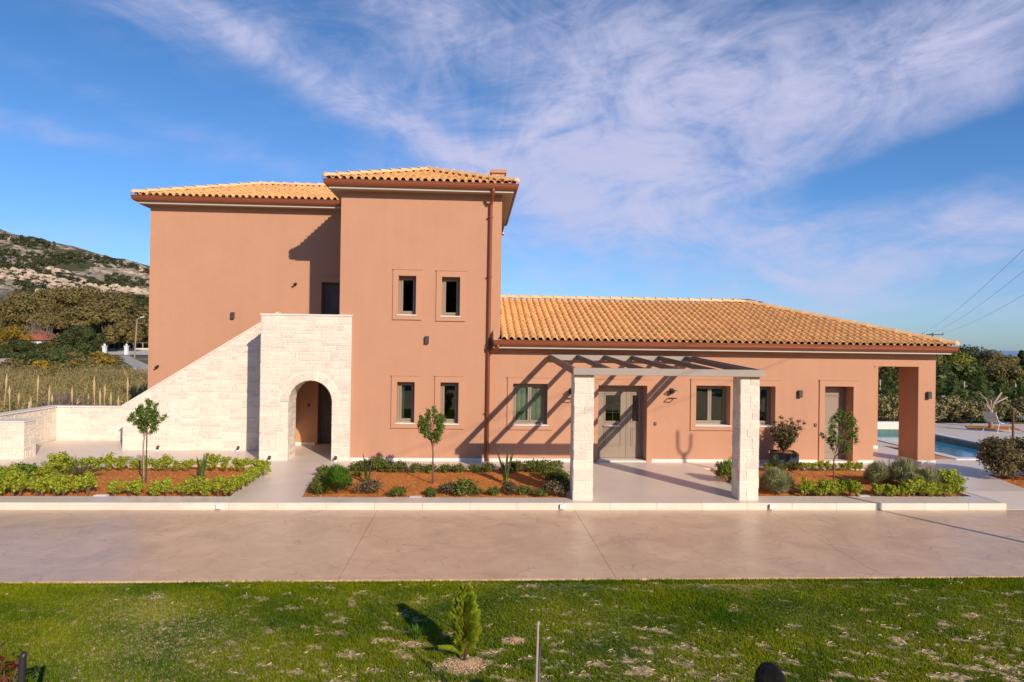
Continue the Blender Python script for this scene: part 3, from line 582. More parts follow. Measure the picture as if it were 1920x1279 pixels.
# ------------------------------------------------------------------ eaves, gutters
def eave_run(pts, ztop, side):
    """pts: outer gutter line (x,y) in order, side: +1 if the wall is to the left of travel"""
    def off(pts, d):
        out = []
        for i, p in enumerate(pts):
            p = Vector(p); dirs = []
            if i > 0: dirs.append((p-Vector(pts[i-1])).normalized())
            if i < len(pts)-1: dirs.append((Vector(pts[i+1])-p).normalized())
            ns = [Vector((-q.y, q.x))*side for q in dirs]
            if len(ns) == 1: o = ns[0]*d
            else:
                b = (ns[0]+ns[1]).normalized(); o = b*d/max(.3, b.dot(ns[0]))
            out.append(p+o)
        return out
    def ribbon(prof, name, m, smooth=False):
        rows = [[(q.x, q.y, z) for q in off(pts, d)] for d, z in prof]; mb = MB(); k = len(pts); v = [p for r in rows for p in r]; f = []
        for r in range(len(prof)-1):
            for i in range(k-1): f.append((r*k+i, r*k+i+1, (r+1)*k+i+1, (r+1)*k+i))
        f.append(tuple(r*k for r in range(len(prof)))); f.append(tuple(r*k+k-1 for r in reversed(range(len(prof)))))
        mb.add(v, f); return mb.build(name, m, villa, smooth=False)
    z = ztop
    g = [(.0, z), (-.012, z), (-.012, z-.022), (.0, z-.03), (.002, z-.07), (.010, z-.11), (.026, z-.14), (.05, z-.16), (.085, z-.17), (.13, z-.172), (.13, z-.01), (.118, z-.01), (.112, z-.14), (.02, z-.08), (.0, z)]
    ribbon(g, 'gutter', M['copper'])
    ribbon([(.135, z-.10), (.135, z-.235), (.165, z-.235), (.165, z-.10), (.135, z-.10)], 'fascia', M['fascia'])
    ribbon([(.166, z-.195), (.166, z-.229), (.497, z-.229), (.497, z-.195), (.166, z-.195)], 'soffit', M['soffit'])
gy = -.50
eave_run([(1.24, 5.5), (1.24, gy), (-4.18, gy), (-4.18, 2.42)], 7.88, -1)
eave_run([(-4.19, 2.42), (-10.75, 2.42), (-10.75, 8.5)], 7.88, -1)
eave_run([(14.18, 8.6), (14.18, gy), (.60, gy)], 3.49, -1)
# step flashing and hopper where the wing gutter meets the tower
fl = MB(); fl.add([(.60, -.5, 3.49), (.60, -.02, 3.49), (.60, -.02, 3.78), (.60, -.38, 3.66)], [(0, 1, 2, 3)]).box(.60, .83, -.42, -.015, 3.45, 3.50)
fl.build('flashing', M['fascia'], villa)
dp = MB(); x_ = .47
dp.tube([(x_+.06, -.44, 7.76), (x_+.06, -.44, 7.66), (x_+.04, -.30, 7.5), (x_+.02, -.1, 7.42), (x_+.01, -.075, 7.3), (x_, -.075, 3.4), (x_, -.075, .02)], .047, 12)
for z in (7.0, 5.3, 3.25, 1.4): dp.box(x_-.065, x_+.065, -.13, 0, z-.015, z+.015)
dp.build('downpipe', M['copper'], villa, smooth=True)
MB().tube([(.72, -.44, 3.37), (.72, -.44, 3.30), (.69, -.40, 3.22), (.58, -.2, 3.17), (.5, -.09, 3.13)], .045, 12).build('downpipe', M['copper'], villa, smooth=True)

# ------------------------------------------------------------------ walls
def wall_xz(mb, x0, x1, z0, z1, holes, y, thick, mi=0, reveal=None):
    xs = sorted({x0, x1, *[h[0] for h in holes], *[h[1] for h in holes]}); zs = sorted({z0, z1, *[h[2] for h in holes], *[h[3] for h in holes]})
    def inh(a, b): return any(h[0] < a < h[1] and h[2] < b < h[3] for h in holes)
    for i in range(len(xs)-1):
        for j in range(len(zs)-1):
            if inh((xs[i]+xs[i+1])/2, (zs[j]+zs[j+1])/2): continue
            a, b, c, d = xs[i], xs[i+1], zs[j], zs[j+1]
            mb.add([(a, y, c), (b, y, c), (b, y, d), (a, y, d)], [(0, 1, 2, 3)], mi); mb.add([(a, y+thick, c), (b, y+thick, c), (b, y+thick, d), (a, y+thick, d)], [(3, 2, 1, 0)], mi)
    for a, b, c, d in holes:
        t = thick
        mb.add([(a, y, c), (a, y+t, c), (a, y+t, d), (a, y, d)], [(3, 2, 1, 0)], mi); mb.add([(b, y, c), (b, y+t, c), (b, y+t, d), (b, y, d)], [(0, 1, 2, 3)], mi)
        mb.add([(a, y, d), (b, y, d), (b, y+t, d), (a, y+t, d)], [(0, 1, 2, 3)], mi)
        if c > z0+.001: mb.add([(a, y, c), (b, y, c), (b, y+t, c), (a, y+t, c)], [(3, 2, 1, 0)], mi)
    mb.add([(x0, y, z0), (x0, y+thick, z0), (x0, y+thick, z1), (x0, y, z1)], [(3, 2, 1, 0)], mi); mb.add([(x1, y, z0), (x1, y+thick, z0), (x1, y+thick, z1), (x1, y, z1)], [(0, 1, 2, 3)], mi)
    mb.add([(x0, y, z1), (x1, y, z1), (x1, y+thick, z1), (x0, y+thick, z1)], [(0, 1, 2, 3)], mi)
TW = [(-2.12, -1.62, 4.17, 5.28), (-.89, -.37, 4.15, 5.27), (-2.12, -1.62, 1.08, 2.25), (-.89, -.37, 1.07, 2.25)]
WW = [(1.19, 2.19, 1.06, 2.24), (6.55, 7.57, 1.08, 2.24), (7.96, 8.92, 1.08, 2.24)]
DOOR1 = (3.67, 5.10, .0, 2.22); DOOR2 = (10.42, 11.29, .0, 2.26); PORCH = (11.93, 13.3, .0, 2.87)
RD = .38
w = MB(); wall_xz(w, -3.77, .8, 0, 7.68, TW, 0, RD); w.box(-3.77, -3.42, RD, 8.3, 0, 7.68).box(.45, .8, RD, 8.3, 0, 7.68).box(-3.42, .45, 7.95, 8.3, 0, 7.68).box(-3.42, .45, RD, 7.95, 7.3, 7.6).box(-3.42, .45, RD, 7.95, 3.3, 3.5)
o = w.build('wall', M['render'], villa); o['label'] = 'walls of the square tower with four narrow windows'
w = MB(); wall_xz(w, .801, 13.83, 0, 3.285, WW+[DOOR1, DOOR2, PORCH], 0, RD); w.box(11.6, 11.93, RD, 7.9, 0, 3.285).box(.801, 11.6, 7.9, 8.2, 0, 3.285)
w.box(11.931, 13.83, 2.89, 3.2, 0, 3.284).box(13.3, 13.83, RD, .92, 0, 2.87).box(13.3, 13.83, RD, 2.889, 2.871, 3.284).box(11.932, 13.3, RD, 2.889, 2.95, 3.2)
w.box(.801, 11.6, RD, 7.9, 3.05, 3.2)
o = w.build('wall', M['render'], villa); o['label'] = 'walls of the long single storey wing with corner porch opening'
LD = (-4.92, -3.95, 3.2, 5.3); LD2 = (-4.98, -4.02, .03, 2.25)
w = MB(); wall_xz(w, -10.36, -3.771, -.2, 7.68, [LD, LD2], 2.9, .3); w.box(-10.36, -10.06, 3.2, 8.3, -.2, 7.68).box(-10.06, -3.771, 8.0, 8.3, -.2, 7.68).box(-10.06, -3.771, 3.2, 8.0, 7.3, 7.6)
o = w.build('wall', M['render'], villa); o['label'] = 'walls of the set back two storey block at the left'
for a, b in ((-3.4, .40), (.54, 3.50), (5.24, 10.22), (11.46, 11.93), (13.3, 13.83)): MB().box(a, b, -.018, 0.02, 0, .085).build('plinth', M['plinth'], villa)
for q in ((13.83, 13.848, -.018, .92), (13.282, 13.3, 0, .92), (11.95, 13.84, 2.872, 2.89), (-5.9, -5.06, 2.882, 2.9), (11.931, 11.95, 0, 2.87)): MB().box(*q, 0, .085).build('plinth', M['plinth'], villa)
# floors inside, dark
MB().box(-3.42, .45, .5, 7.9, -.05, .02).box(.81, 11.6, .5, 7.85, -.05, .02).build('floor', M['interior'], villa)

def trim_band(x0, x1, z0, z1, y=0, side=.15, top=.17, bottom=.10, door=False):
    m = MB(); t = .034; a, b, c, d = x0-side, x1+side, z0-bottom, z1+top
    m.box(a, x0, y-t, y+.01, c if not door else 0, d).box(x1, b, y-t, y+.01, c if not door else 0, d).box(x0, x1, y-t, y+.01, z1, d)
    if not door: m.box(x0, x1, y-t, y+.01, c, z0)
    m.box(a-.012, b+.012, y-t-.016, y+.01, d, d+.022)
    if not door: m.box(a-.008, b+.008, y-t-.01, y+.01, c-.014, c)
    return m
def window(x0, x1, z0, z1, y, panes, name='window', curtain=0, yin=.0, label=None):
    fr = MB(); f = .055; yy = y; d = .06
    def rect(a, b, c, e, w, y0, y1): fr.box(a, a+w, y0, y1, c, e).box(b-w, b, y0, y1, c, e).box(a+w, b-w, y0, y1, c, c+w).box(a+w, b-w, y0, y1, e-w, e)
    rect(x0, x1, z0, z1, f, yy, yy+d); n = panes; wdt = (x1-x0-2*f)/n
    for i in range(n): rect(x0+f+i*wdt+.004, x0+f+(i+1)*wdt-.004, z0+f+.004, z1-f-.004, .05, yy-.014, yy+.03)
    o = fr.build(name, M['taupe'], villa)
    if label: o['label'] = label
    g = MB()
    for i in range(n): g.box(x0+f+i*wdt+.052, x0+f+(i+1)*wdt-.052, yy+.006, yy+.012, z0+f+.052, z1-f-.052)
    g.build('pane', M['glass'], o)
    MB().box(x0-.03, x1+.02, -.055, yy+.02, z0-.028, z0+.004).build('sill', M['coping'], o)
    trim_band(x0, x1, z0-.03, z1, side=.155).build('surround', M['trim'], o)
    if curtain:
        c = MB(); n_ = 30
        for i in range(n_):
            a = x0+.06+(x1-x0-.12)*i/n_*curtain; b = x0+.06+(x1-x0-.12)*(i+1)/n_*curtain; c.add([(a, yy+.07+.015*sin(i*1.3), z0+.03), (b, yy+.07+.015*sin((i+1)*1.3), z0+.03), (b, yy+.07+.015*sin((i+1)*1.3), z1-.03), (a, yy+.07+.015*sin(i*1.3), z1-.03)], [(0, 1, 2, 3)])
        c.build('curtain', M['curtain'], o, smooth=True)
    return o
for i, h in enumerate(TW): window(*h, y=.22, panes=1, curtain=(0, 0, .3, 0)[i], label='narrow taupe framed window %s the tower' % ('at upper left of', 'at upper right of', 'at lower left of', 'at lower right of')[i])
window(*WW[0], y=.2, panes=2, curtain=1, label='two pane window with pale green curtains left of the entrance')
window(*WW[1], y=.30, panes=2, label='two pane dark window right of the entrance'); window(*WW[2], y=.30, panes=2, label='window half hidden behind the right stone pillar')
# doors
def recess_panel(m, a, b, c, d, y, w=.03):      # raised moulding frame round a panel
    m.box(a, a+w, y-.016, y, c, d).box(b-w, b, y-.016, y, c, d).box(a+w, b-w, y-.016, y, c, c+w).box(a+w, b-w, y-.016, y, d-w, d)
def front_door():
    x0, x1, z0, z1 = DOOR1; y = RD; m = MB(); z0 = .04
    m.box(x0, x0+.06, y, y+.08, z0, z1).box(x1-.06, x1, y, y+.08, z0, z1).box(x0+.06, x1-.06, y, y+.08, z1-.09, z1).box(4.585, 4.635, y, y+.08, z0, z1-.09)
    o = m.build('door', M['taupe'], villa); o['label'] = 'taupe front entrance door with glazed upper panels and side light'
    lf = MB(); yl = y+.012
    for (a, b, ga, gb) in ((x0+.066, 4.58, 3.965, 4.40), (4.64, x1-.066, 4.77, 4.95)):
        gz0, gz1 = 1.14, 1.90
        lf.box(a, ga, yl, yl+.05, z0+.01, z1-.096).box(gb, b, yl, yl+.05, z0+.01, z1-.096).box(ga, gb, yl, yl+.05, z0+.01, gz0).box(ga, gb, yl, yl+.05, gz1, z1-.096)
        recess_panel(lf, ga-.045, gb+.045, gz0-.05, gz1+.05, yl, .035)
        recess_panel(lf, ga-.045, gb+.045, .40, .92, yl, .03); lf.box(ga+.01, gb-.01, yl-.008, yl, .46, .86)
        lf.box(ga-.05, gb+.05, yl-.02, yl, gz1+.055, gz1+.075).box(ga-.05, gb+.05, yl-.02, yl, .925, .95)
    l = lf.build('door_leaf', M['taupe'], o, bevel=.003)
    MB().box(3.965, 4.40, yl+.02, yl+.026, 1.14, 1.90).box(4.77, 4.95, yl+.02, yl+.026, 1.14, 1.90).build('pane', M['glass'], o)
    b = MB().box(4.18, 4.19, yl+.012, yl+.02, 1.14, 1.90)
    for z in (1.38, 1.66): b.box(3.965, 4.40, yl+.012, yl+.02, z, z+.008)
    b.build('grille', M['dark_metal'], o); b = MB().box(4.855, 4.863, yl+.012, yl+.02, 1.14, 1.9)
    for z in (1.38, 1.66): b.box(4.77, 4.95, yl+.012, yl+.02, z, z+.008)
    b.build('grille', M['dark_metal'], o)
    h = MB().tube([(3.90, yl-.05, 1.0), (4.42, yl-.05, 1.0)], .022, 10); h.tube([(3.97, yl-.05, 1.0), (3.97, yl+.01, 1.0)], .01, 8).tube([(4.35, yl-.05, 1.0), (4.35, yl+.01, 1.0)], .01, 8); h.build('handle', M['chrome'], o, smooth=True)
    MB().box(x0, x1, -.02, y+.09, 0.001, .035).build('threshold', M['coping'], o)
    trim_band(x0, x1, 0, z1, side=.16, door=True).build('surround', M['trim'], o)
front_door()
def side_door():
    x0, x1, z0, z1 = DOOR2; y = RD; z0 = .05; m = MB()
    m.box(x0, x0+.05, y, y+.08, z0, z1).box(x1-.05, x1, y, y+.08, z0, z1).box(x0+.05, x1-.05, y, y+.08, z1-.06, z1)
    o = m.build('door', M['taupe'], villa); o['label'] = 'narrow taupe side door behind the small tree near the porch'
    l = MB(); l.box(x0+.055, x1-.055, y+.012, y+.06, z0+.01, z1-.066); recess_panel(l, x0+.12, x1-.12, 1.0, 1.95, y+.012); recess_panel(l, x0+.12, x1-.12, .25, .88, y+.012); l.box(x0+.1, x1-.1, y-.008, y+.012, 1.97, 1.99)
    l.build('door_leaf', M['taupe'], o)
    MB().tube([(x0+.11, y-.05, 1.02), (x0+.24, y-.05, 1.02)], .012, 8).tube([(x0+.11, y-.05, 1.02), (x0+.11, y+.01, 1.02)], .012, 8).build('handle', M['chrome'], o, smooth=True)
    MB().box(x0, x1, -.02, y+.09, 0.001, .045).build('threshold', M['coping'], o)
    trim_band(x0, x1, 0, z1, side=.16, door=True).build('surround', M['trim'], o)
side_door()
for (x0, x1, z0, z1), lab in ((LD, 'dark upper landing door in the shade of the tower'), (LD2, 'dark ground floor door inside the stone archway')):
    y = 3.08; m = MB(); z0 += .001
    m.box(x0, x0+.06, y, y+.07, z0, z1).box(x1-.06, x1, y, y+.07, z0, z1).box(x0+.06, x1-.06, y, y+.07, z1-.06, z1)
    o = m.build('door', M['dark_door'], villa); o['label'] = lab
    l = MB().box(x0+.065, x1-.065, y+.012, y+.05, z0+.01, z1-.066)
    recess_panel(l, x0+.16, x1-.16, z0+1.1, z1-.25, y+.012); recess_panel(l, x0+.22, x1-.22, z0+1.16, z1-.31, y+.004, .02); recess_panel(l, x0+.16, x1-.16, z0+.2, z0+.95, y+.012)
    l.build('door_leaf', M['dark_door'], o)
    MB().tube([(x1-.2, y-.04, z0+1.02), (x1-.08, y-.04, z0+1.02)], .011, 8).tube([(x1-.08, y-.04, z0+1.02), (x1-.08, y+.01, z0+1.02)], .011, 8).build('handle', M['chrome'], o, smooth=True)
    if z0 > 2: MB().box(x0-.16, x1, 2.885, 2.9, z1+.18, z1+.2).build('surround', M['trim'], o)

# ------------------------------------------------------------------ stone staircase and walls
def ashlar(poly_xz, course=.105, seed=1, quoins=()):
    """random coursed blocks inside a convex polygon (x,z), returned as list of polygons"""
    rn = random.Random(seed); zmin = min(p[1] for p in poly_xz); zmax = max(p[1] for p in poly_xz); xmin = min(p[0] for p in poly_xz); xmax = max(p[0] for p in poly_xz)
    out = []; z = zmin
    def clip(pg):
        n = len(poly_xz)
        for i in range(n):
            a = poly_xz[i]; b = poly_xz[(i+1) % n]; nx, nz = -(b[1]-a[1]), b[0]-a[0]; res = []
            for j in range(len(pg)):
                p, q = pg[j], pg[(j+1) % len(pg)]; dp_ = (p[0]-a[0])*nx+(p[1]-a[1])*nz; dq = (q[0]-a[0])*nx+(q[1]-a[1])*nz
                if dp_ >= 0: res.append(p)
                if (dp_ >= 0) != (dq >= 0):
                    t = dp_/(dp_-dq); res.append((p[0]+(q[0]-p[0])*t, p[1]+(q[1]-p[1])*t))
            pg = res
            if len(pg) < 3: return None
        return pg
    while z < zmax-.02:
        h = course*rn.choice((1.7, 2.0, 2.4, 2.0)); x = xmin
        if z+h > zmax-.08: h = zmax-z
        while x < xmax-.01:
            wd = rn.choice((.28, .4, .52, .62, .2)); 
            if x+wd > xmax-.15: wd = xmax-x
            typ = rn.random()
            if wd <= .25: parts = [(x, x+wd/2, z, z+h), (x+wd/2, x+wd, z, z+h)] if wd < .24 and typ < .5 else [(x, x+wd, z, z+h)]
            elif typ < .45: s = z+h*rn.choice((.35, .5, .62)); parts = [(x, x+wd, z, s), (x, x+wd, s, z+h)]
            elif typ < .70:
                s = z+h*rn.choice((.4, .55)); c = x+wd*rn.choice((.4, .6)); parts = [(x, c, z, s), (c, x+wd, z, s), (x, x+wd, s, z+h)]
            elif typ < .82: s1 = z+h*.3; s2 = z+h*.64; parts = [(x, x+wd, z, s1), (x, x+wd, s1, s2), (x, x+wd, s2, z+h)]
            else: c = x+wd*.3; s = z+h*.5; parts = [(x, c, z, z+h), (c, x+wd, z, s), (c, x+wd, s, z+h)]
            for a, b, c_, d in parts:
                g = .007; pg = clip([(a+g, c_+g), (b-g, c_+g), (b-g, d-g), (a+g, d-g)])
                if pg:
                    ar = abs(sum(pg[i][0]*pg[(i+1) % len(pg)][1]-pg[(i+1) % len(pg)][0]*pg[i][1] for i in range(len(pg))))/2
                    if ar > .0012: out.append(pg)
            x += wd
        z += h
    return out
def blocks_mesh(name, polys, O, U, N, depth, parent, cutter=None):
    """polygons (u,z) on the plane through O with horizontal axis U, sticking out along N"""
    O = Vector(O); U = Vector(U); N = Vector(N); m = MB()
    for pg in polys:
        d = depth*random.uniform(.6, 1.3); n = len(pg); cx = sum(p[0] for p in pg)/n; cz = sum(p[1] for p in pg)/n
        back = [O+U*p[0]+Vector((0, 0, p[1]))-N*.004 for p in pg]
        mid = [O+U*p[0]+Vector((0, 0, p[1]))+N*d*.55 for p in pg]
        fr = [O+U*(p[0]+(cx-p[0])*min(.06, .006/max(.02, abs(cx-p[0])+.001)))+Vector((0, 0, p[1]+(cz-p[1])*min(.12, .006/max(.02, abs(cz-p[1])+.001))))+N*(d+random.uniform(-.0025, .0025)) for p in pg]
        f = [tuple(range(2*n, 3*n)), tuple(reversed(range(n)))]+[(i, (i+1) % n, (i+1) % n+n, i+n) for i in range(n)]+[(i+n, (i+1) % n+n, (i+1) % n+2*n, i+2*n) for i in range(n)]
        m.add(back+mid+fr, f)
    o = m.build(name, M['stone'], parent)
    if cutter: cut(o, cutter)
    return o
def cut(o, cutter):
    md = o.modifiers.new('b', 'BOOLEAN'); md.operation = 'DIFFERENCE'; md.solver = 'EXACT'; md.object = cutter
    dg = bpy.context.evaluated_depsgraph_get(); me = bpy.data.meshes.new_from_object(o.evaluated_get(dg)); o.modifiers.clear(); o.data = me
stair = empty('stone_staircase', (0, 0, 0), 'pale limestone outside staircase with sloping side wall and arched portal against the villa', 'staircase')
SX0, SX1, SY = -10.5, -5.935, 1.65
slope_top = lambda x: 1.33+(x+10.5)*(3.87-1.33)/(-6.49+10.5)
side = [(SX0, 0), (SX1, 0), (SX1, slope_top(SX1)), (SX0, 1.26)]
MB().prismY([(SX0, -.1), (SX1, -.1), (SX1, slope_top(SX1)), (SX0, slope_top(SX0))], SY, SY+.28).build('stair_wall', M['mortar'], stair)
blocks_mesh('stone_facing', ashlar([(SX0, 0), (SX1, 0), (SX1, slope_top(SX1)), (SX0, slope_top(SX0))], seed=3), (0, SY, 0), (1, 0, 0), (0, -1, 0), .011, stair)
# portal: a block with a barrel passage
PX0, PX1, PY, PT, PZ = -5.93, -3.42, -.06, .80, 4.13
AX, AR, AZ = (-5.15-3.93)/2, .61, 1.66
pb = MB(); arc = [(AX-AR, 0)]+[(AX-AR*cos(pi*k/28), AZ+AR*sin(pi*k/28)) for k in range(29)]+[(AX+AR, 0)]
pb.prismY([(PX0, 0)]+arc+[(PX1, 0), (PX1, PZ), (PX0, PZ)], PY, PY+.05).prismY([(PX0, 0)]+arc+[(-3.785, 0), (-3.785, PZ-.02), (PX0, PZ-.02)], PY+.05, PT)
pbo = pb.build('portal', M['mortar'], stair)
cu = MB(); pr = [(AX-AR, -.3), (AX+AR, -.3)]+[(AX+AR*cos(pi*k/20), AZ+AR*sin(pi*k/20)) for k in range(21)]
cu.prismY(pr, -1, 4); cu2 = MB(); R2 = AR+.27
pr2 = [(AX-AR, -.3), (AX+AR, -.3), (AX+AR, AZ)]+[(AX+R2*cos(pi*k/20), AZ+R2*sin(pi*k/20)) for k in range(21)]+[(AX-AR, AZ)]
cu2.prismY(pr2, -1, 4); cuo2 = cu2.build('cut', M['mortar'])
qs = []; z = 0; rq = random.Random(5); i = 0
portal_poly = [(PX0+.0, 0), (PX1, 0), (PX1, PZ-.04), (PX0, PZ-.04)]
blocks_mesh('stone_facing', ashlar(portal_poly, seed=8), (0, PY, 0), (1, 0, 0), (0, -1, 0), .012, stair, cuo2)
m = MB(); nv = 15
for k in range(nv):
    a0 = pi*k/nv+.012; a1 = pi*(k+1)/nv-.012; r1 = R2-.008+random.uniform(-.04, .0); d = random.uniform(.010, .02); ri = AR+.002
    p = [(AX+ri*cos(a0), AZ+ri*sin(a0)), (AX+r1*cos(a0), AZ+r1*sin(a0)), (AX+r1*cos(a1), AZ+r1*sin(a1)), (AX+ri*cos(a1), AZ+ri*sin(a1))]
    m.prismY(p, PY-d, PY+.01)
m.build('voussoirs', M['stone'], stair)
# jamb lining stones of the passage
for sgn in (-1, 1):
    x = AX+sgn*AR
    pol = ashlar([(0, 0), (PT-PY, 0), (PT-PY, AZ), (0, AZ)], seed=12+sgn)
    blocks_mesh('jamb_stones', pol, (x, PY, 0), (0, 1, 0), (-sgn, 0, 0), .006, stair)
m = MB()
for k in range(12):
    for j in range(2):
        a0 = pi*k/12+.01; a1 = pi*(k+1)/12-.01; y0 = PY+j*.42+.006; y1 = PY+(j+1)*.42-.004; ri, ro = AR-.008, AR+.01
        p = [(AX+ri*cos(a0), AZ+ri*sin(a0)), (AX+ro*cos(a0), AZ+ro*sin(a0)), (AX+ro*cos(a1), AZ+ro*sin(a1)), (AX+ri*cos(a1), AZ+ri*sin(a1))]; m.prismY(p, y0, y1)
m.build('vault_stones', M['stone'], stair)
bpy.data.objects.remove(cuo2)
# left flank of the portal (only seen from aside), landing, steps
pol = ashlar([(0, 0), (SY-PY, 0), (SY-PY, PZ-.04), (0, PZ-.04)], seed=31)
MB().box(PX0, PX0+.25, PT, 2.88, 0, PZ-.02).build('flank_wall', M['mortar'], stair)
blocks_mesh('stone_facing', pol, (PX0, PY, 0), (0, 1, 0), (-1, 0, 0), .01, stair)
MB().box(PX0+.25, -3.78, PT+.001, 2.88, 3.0, 3.18).build('landing', M['terrace'], stair)
st = MB(); ns = 18
for k in range(ns):
    xa = -9.9+k*(3.9/ns); st.box(xa, PX0-.001, SY+.281, 2.885, k*3.1/ns+.001, (k+1)*3.1/ns)
st.build('steps', M['coping'], stair)
cpm = MB(); cpm.box(PX0-.02, PX1+.02, PY-.03, PY+.28, PZ-.038, PZ+.004); cpm.bar((SX0-.03, SY+.13, slope_top(SX0)+.0), (SX1-.0, SY+.13, slope_top(SX1)+.02), .34, .035); cpm.build('coping', M['coping'], stair)
MB().tube([(-5.2, 1.2, 4.2), (-5.1, 1.2, 4.2)], .02, 6)
# boundary wall
bw = empty('boundary_wall', (0, 0, 0), 'low pale limestone garden wall with coping at the left edge of the terrace', 'wall')
m = MB(); m.box(-13.85, -10.36, 3.60, 3.88, -1.2, 1.09).box(-13.85, -13.57, -3.0, 3.60, -1.2, 1.09).build('wall_core', M['mortar'], bw)
blocks_mesh('stone_facing', ashlar([(-13.56, 0), (-10.36, 0), (-10.36, 1.08), (-13.56, 1.08)], seed=41, course=.085), (0, 3.60, 0), (1, 0, 0), (0, -1, 0), .011, bw)
blocks_mesh('stone_facing', ashlar([(0, 0), (6.6, 0), (6.6, 1.08), (0, 1.08)], seed=43, course=.085), (-13.57, -3.0, 0), (0, 1, 0), (1, 0, 0), .011, bw)
MB().box(-13.88, -10.37, 3.565, 3.9, 1.09, 1.13).box(-13.88, -13.53, -3.0, 3.564, 1.09, 1.13).build('coping', M['coping'], bw)
gp = empty('garden_pier', (0, 0, 0), 'short stone wall pier beside the soil at the left edge of the photo', 'wall')
MB().box(-13.5, -12.34, 0.0, .55, -.2, 1.02).build('pier_core', M['mortar'], gp)
blocks_mesh('stone_facing', ashlar([(-13.5, 0), (-12.34, 0), (-12.34, 1.02), (-13.5, 1.02)], seed=51, course=.085), (0, 0, 0), (1, 0, 0), (0, -1, 0), .011, gp)
blocks_mesh('stone_facing', ashlar([(0, 0), (.55, 0), (.55, 1.02), (0, 1.02)], seed=52, course=.085), (-12.34, 0, 0), (0, 1, 0), (1, 0, 0), .011, gp)
MB().box(-13.52, -12.31, -.03, .57, 1.02, 1.05).build('coping', M['coping'], gp)

# ------------------------------------------------------------------ pergola
pg = empty('pergola', (0, 0, 0), 'taupe pergola on two square pale stone pillars over the front entrance', 'pergola')
for (x0, x1) in ((2.23, 2.67), (5.93, 6.37)):
    y0, y1, h = -4.86, -4.40, 2.73
    c = MB().box(x0+.01, x1-.01, y0+.01, y1-.01, 0, h).build('pillar', M['mortar'], pg)
    def pil(u, sd):
        r = random.Random(sd); out = []; z = 0; k = 0
        while z < h-.02:
            hh = r.choice((.19, .22, .26, .20)); hh = h-z if z+hh > h-.1 else hh; s = u*r.choice((.35, .62, .5, .3, .7)); g = .006
            if r.random() < .25: out.append([(g*0, z+g), (u, z+g), (u, z+hh-g), (0, z+hh-g)])
            else: out += [[(0, z+g), (s-g, z+g), (s-g, z+hh-g), (0, z+hh-g)], [(s+g, z+g), (u, z+g), (u, z+hh-g), (s+g, z+hh-g)]]
            z += hh; k += 1
        return out
    w_ = x1-x0-.02; d_ = y1-y0-.02; sd = int(x0*10)
    blocks_mesh('stone_facing', pil(w_, sd), (x0+.01, y0+.01, 0), (1, 0, 0), (0, -1, 0), .011, c)
    blocks_mesh('stone_facing', pil(d_, sd), (x0+.01, y0+.01, 0), (0, 1, 0), (-1, 0, 0), .011, c)
    blocks_mesh('stone_facing', pil(d_, sd+1), (x1-.01, y0+.01, 0), (0, 1, 0), (1, 0, 0), .011, c)
    blocks_mesh('stone_facing', pil(w_, sd+1), (x0+.01, y1-.01, 0), (1, 0, 0), (0, 1, 0), .011, c)
MB().box(2.19, 6.42, -4.99, -4.90, 2.735, 2.89).box(2.235, 6.365, -4.899, -4.37, 2.735, 2.76).build('front_beam', M['taupe_beam'], pg, bevel=.006)
MB().box(2.22, 6.42, -.15, -.07, 2.93, 3.09).build('rear_beam', M['taupe_beam'], pg, bevel=.006)
for k, x in enumerate((2.225, 3.03, 3.82, 4.61, 5.40, 6.19, 6.385)):
    h = .15 if k in (0, 6) else .12
    MB().bar((x, -4.90, 2.885-h/2), (x, -.152, 3.085-h/2), .065, h).build('rafter', M['rafter'], pg)
for x in (3.3, 5.8): MB().box(x, x+.07, -.07, 0, 2.92, 3.0).build('bracket', M['dark_metal'], pg)

# ------------------------------------------------------------------ lamps, bells, cameras
def box_lamp(x, y, z, label, grp='box shaped wall lamps', flip=False):
    t = empty('wall_lamp', (x, y, z), label, 'wall lamp', grp)
    s = -1
    MB().box(-.055, .055, -.10, -.012, -.105, .105).build('housing', M['dark_metal'], t, bevel=.004)
    MB().box(-.04, .04, -.012, 0, -.08, .08).build('bracket', M['black'], t)
    return t
box_lamp(-7.72, 2.9, 4.16, 'dark grey box wall lamp above the sloping stair wall'); box_lamp(-1.29, 0, 3.46, 'dark grey box wall lamp in the middle of the tower'); box_lamp(9.66, 0, 2.03, 'dark grey box wall lamp left of the narrow side door'); box_lamp(13.6, 0, 2.03, 'dark grey box wall lamp on the porch corner column')
t = box_lamp(.8, 1.9, 4.35, 'dark grey box wall lamp on the tower side just above the wing roof'); t.rotation_euler = (0, 0, pi/2)
def camera_thing(x, y, z, label):
    t = empty('security_camera', (x, y, z), label, 'security camera', 'small black wall cameras')
    MB().tube([(0, 0, .02), (0, -.015, .02)], .045, 12).tube([(0, -.01, .02), (0, -.06, 0)], .014, 8).build('mount', M['black'], t)
    MB().tube([(.02, -.03, .01), (-.055, -.11, -.03)], .038, 12).build('housing', M['black'], t, smooth=False)
    MB().tube([(-.055, -.11, -.03), (-.062, -.118, -.034)], .026, 12).build('lens', M['chrome'], t)
camera_thing(-5.75, 2.9, 5.2, 'small black security camera left of the upper landing door'); camera_thing(-10.06, 2.9, 2.47, 'small black security camera low on the left block above the stair wall')
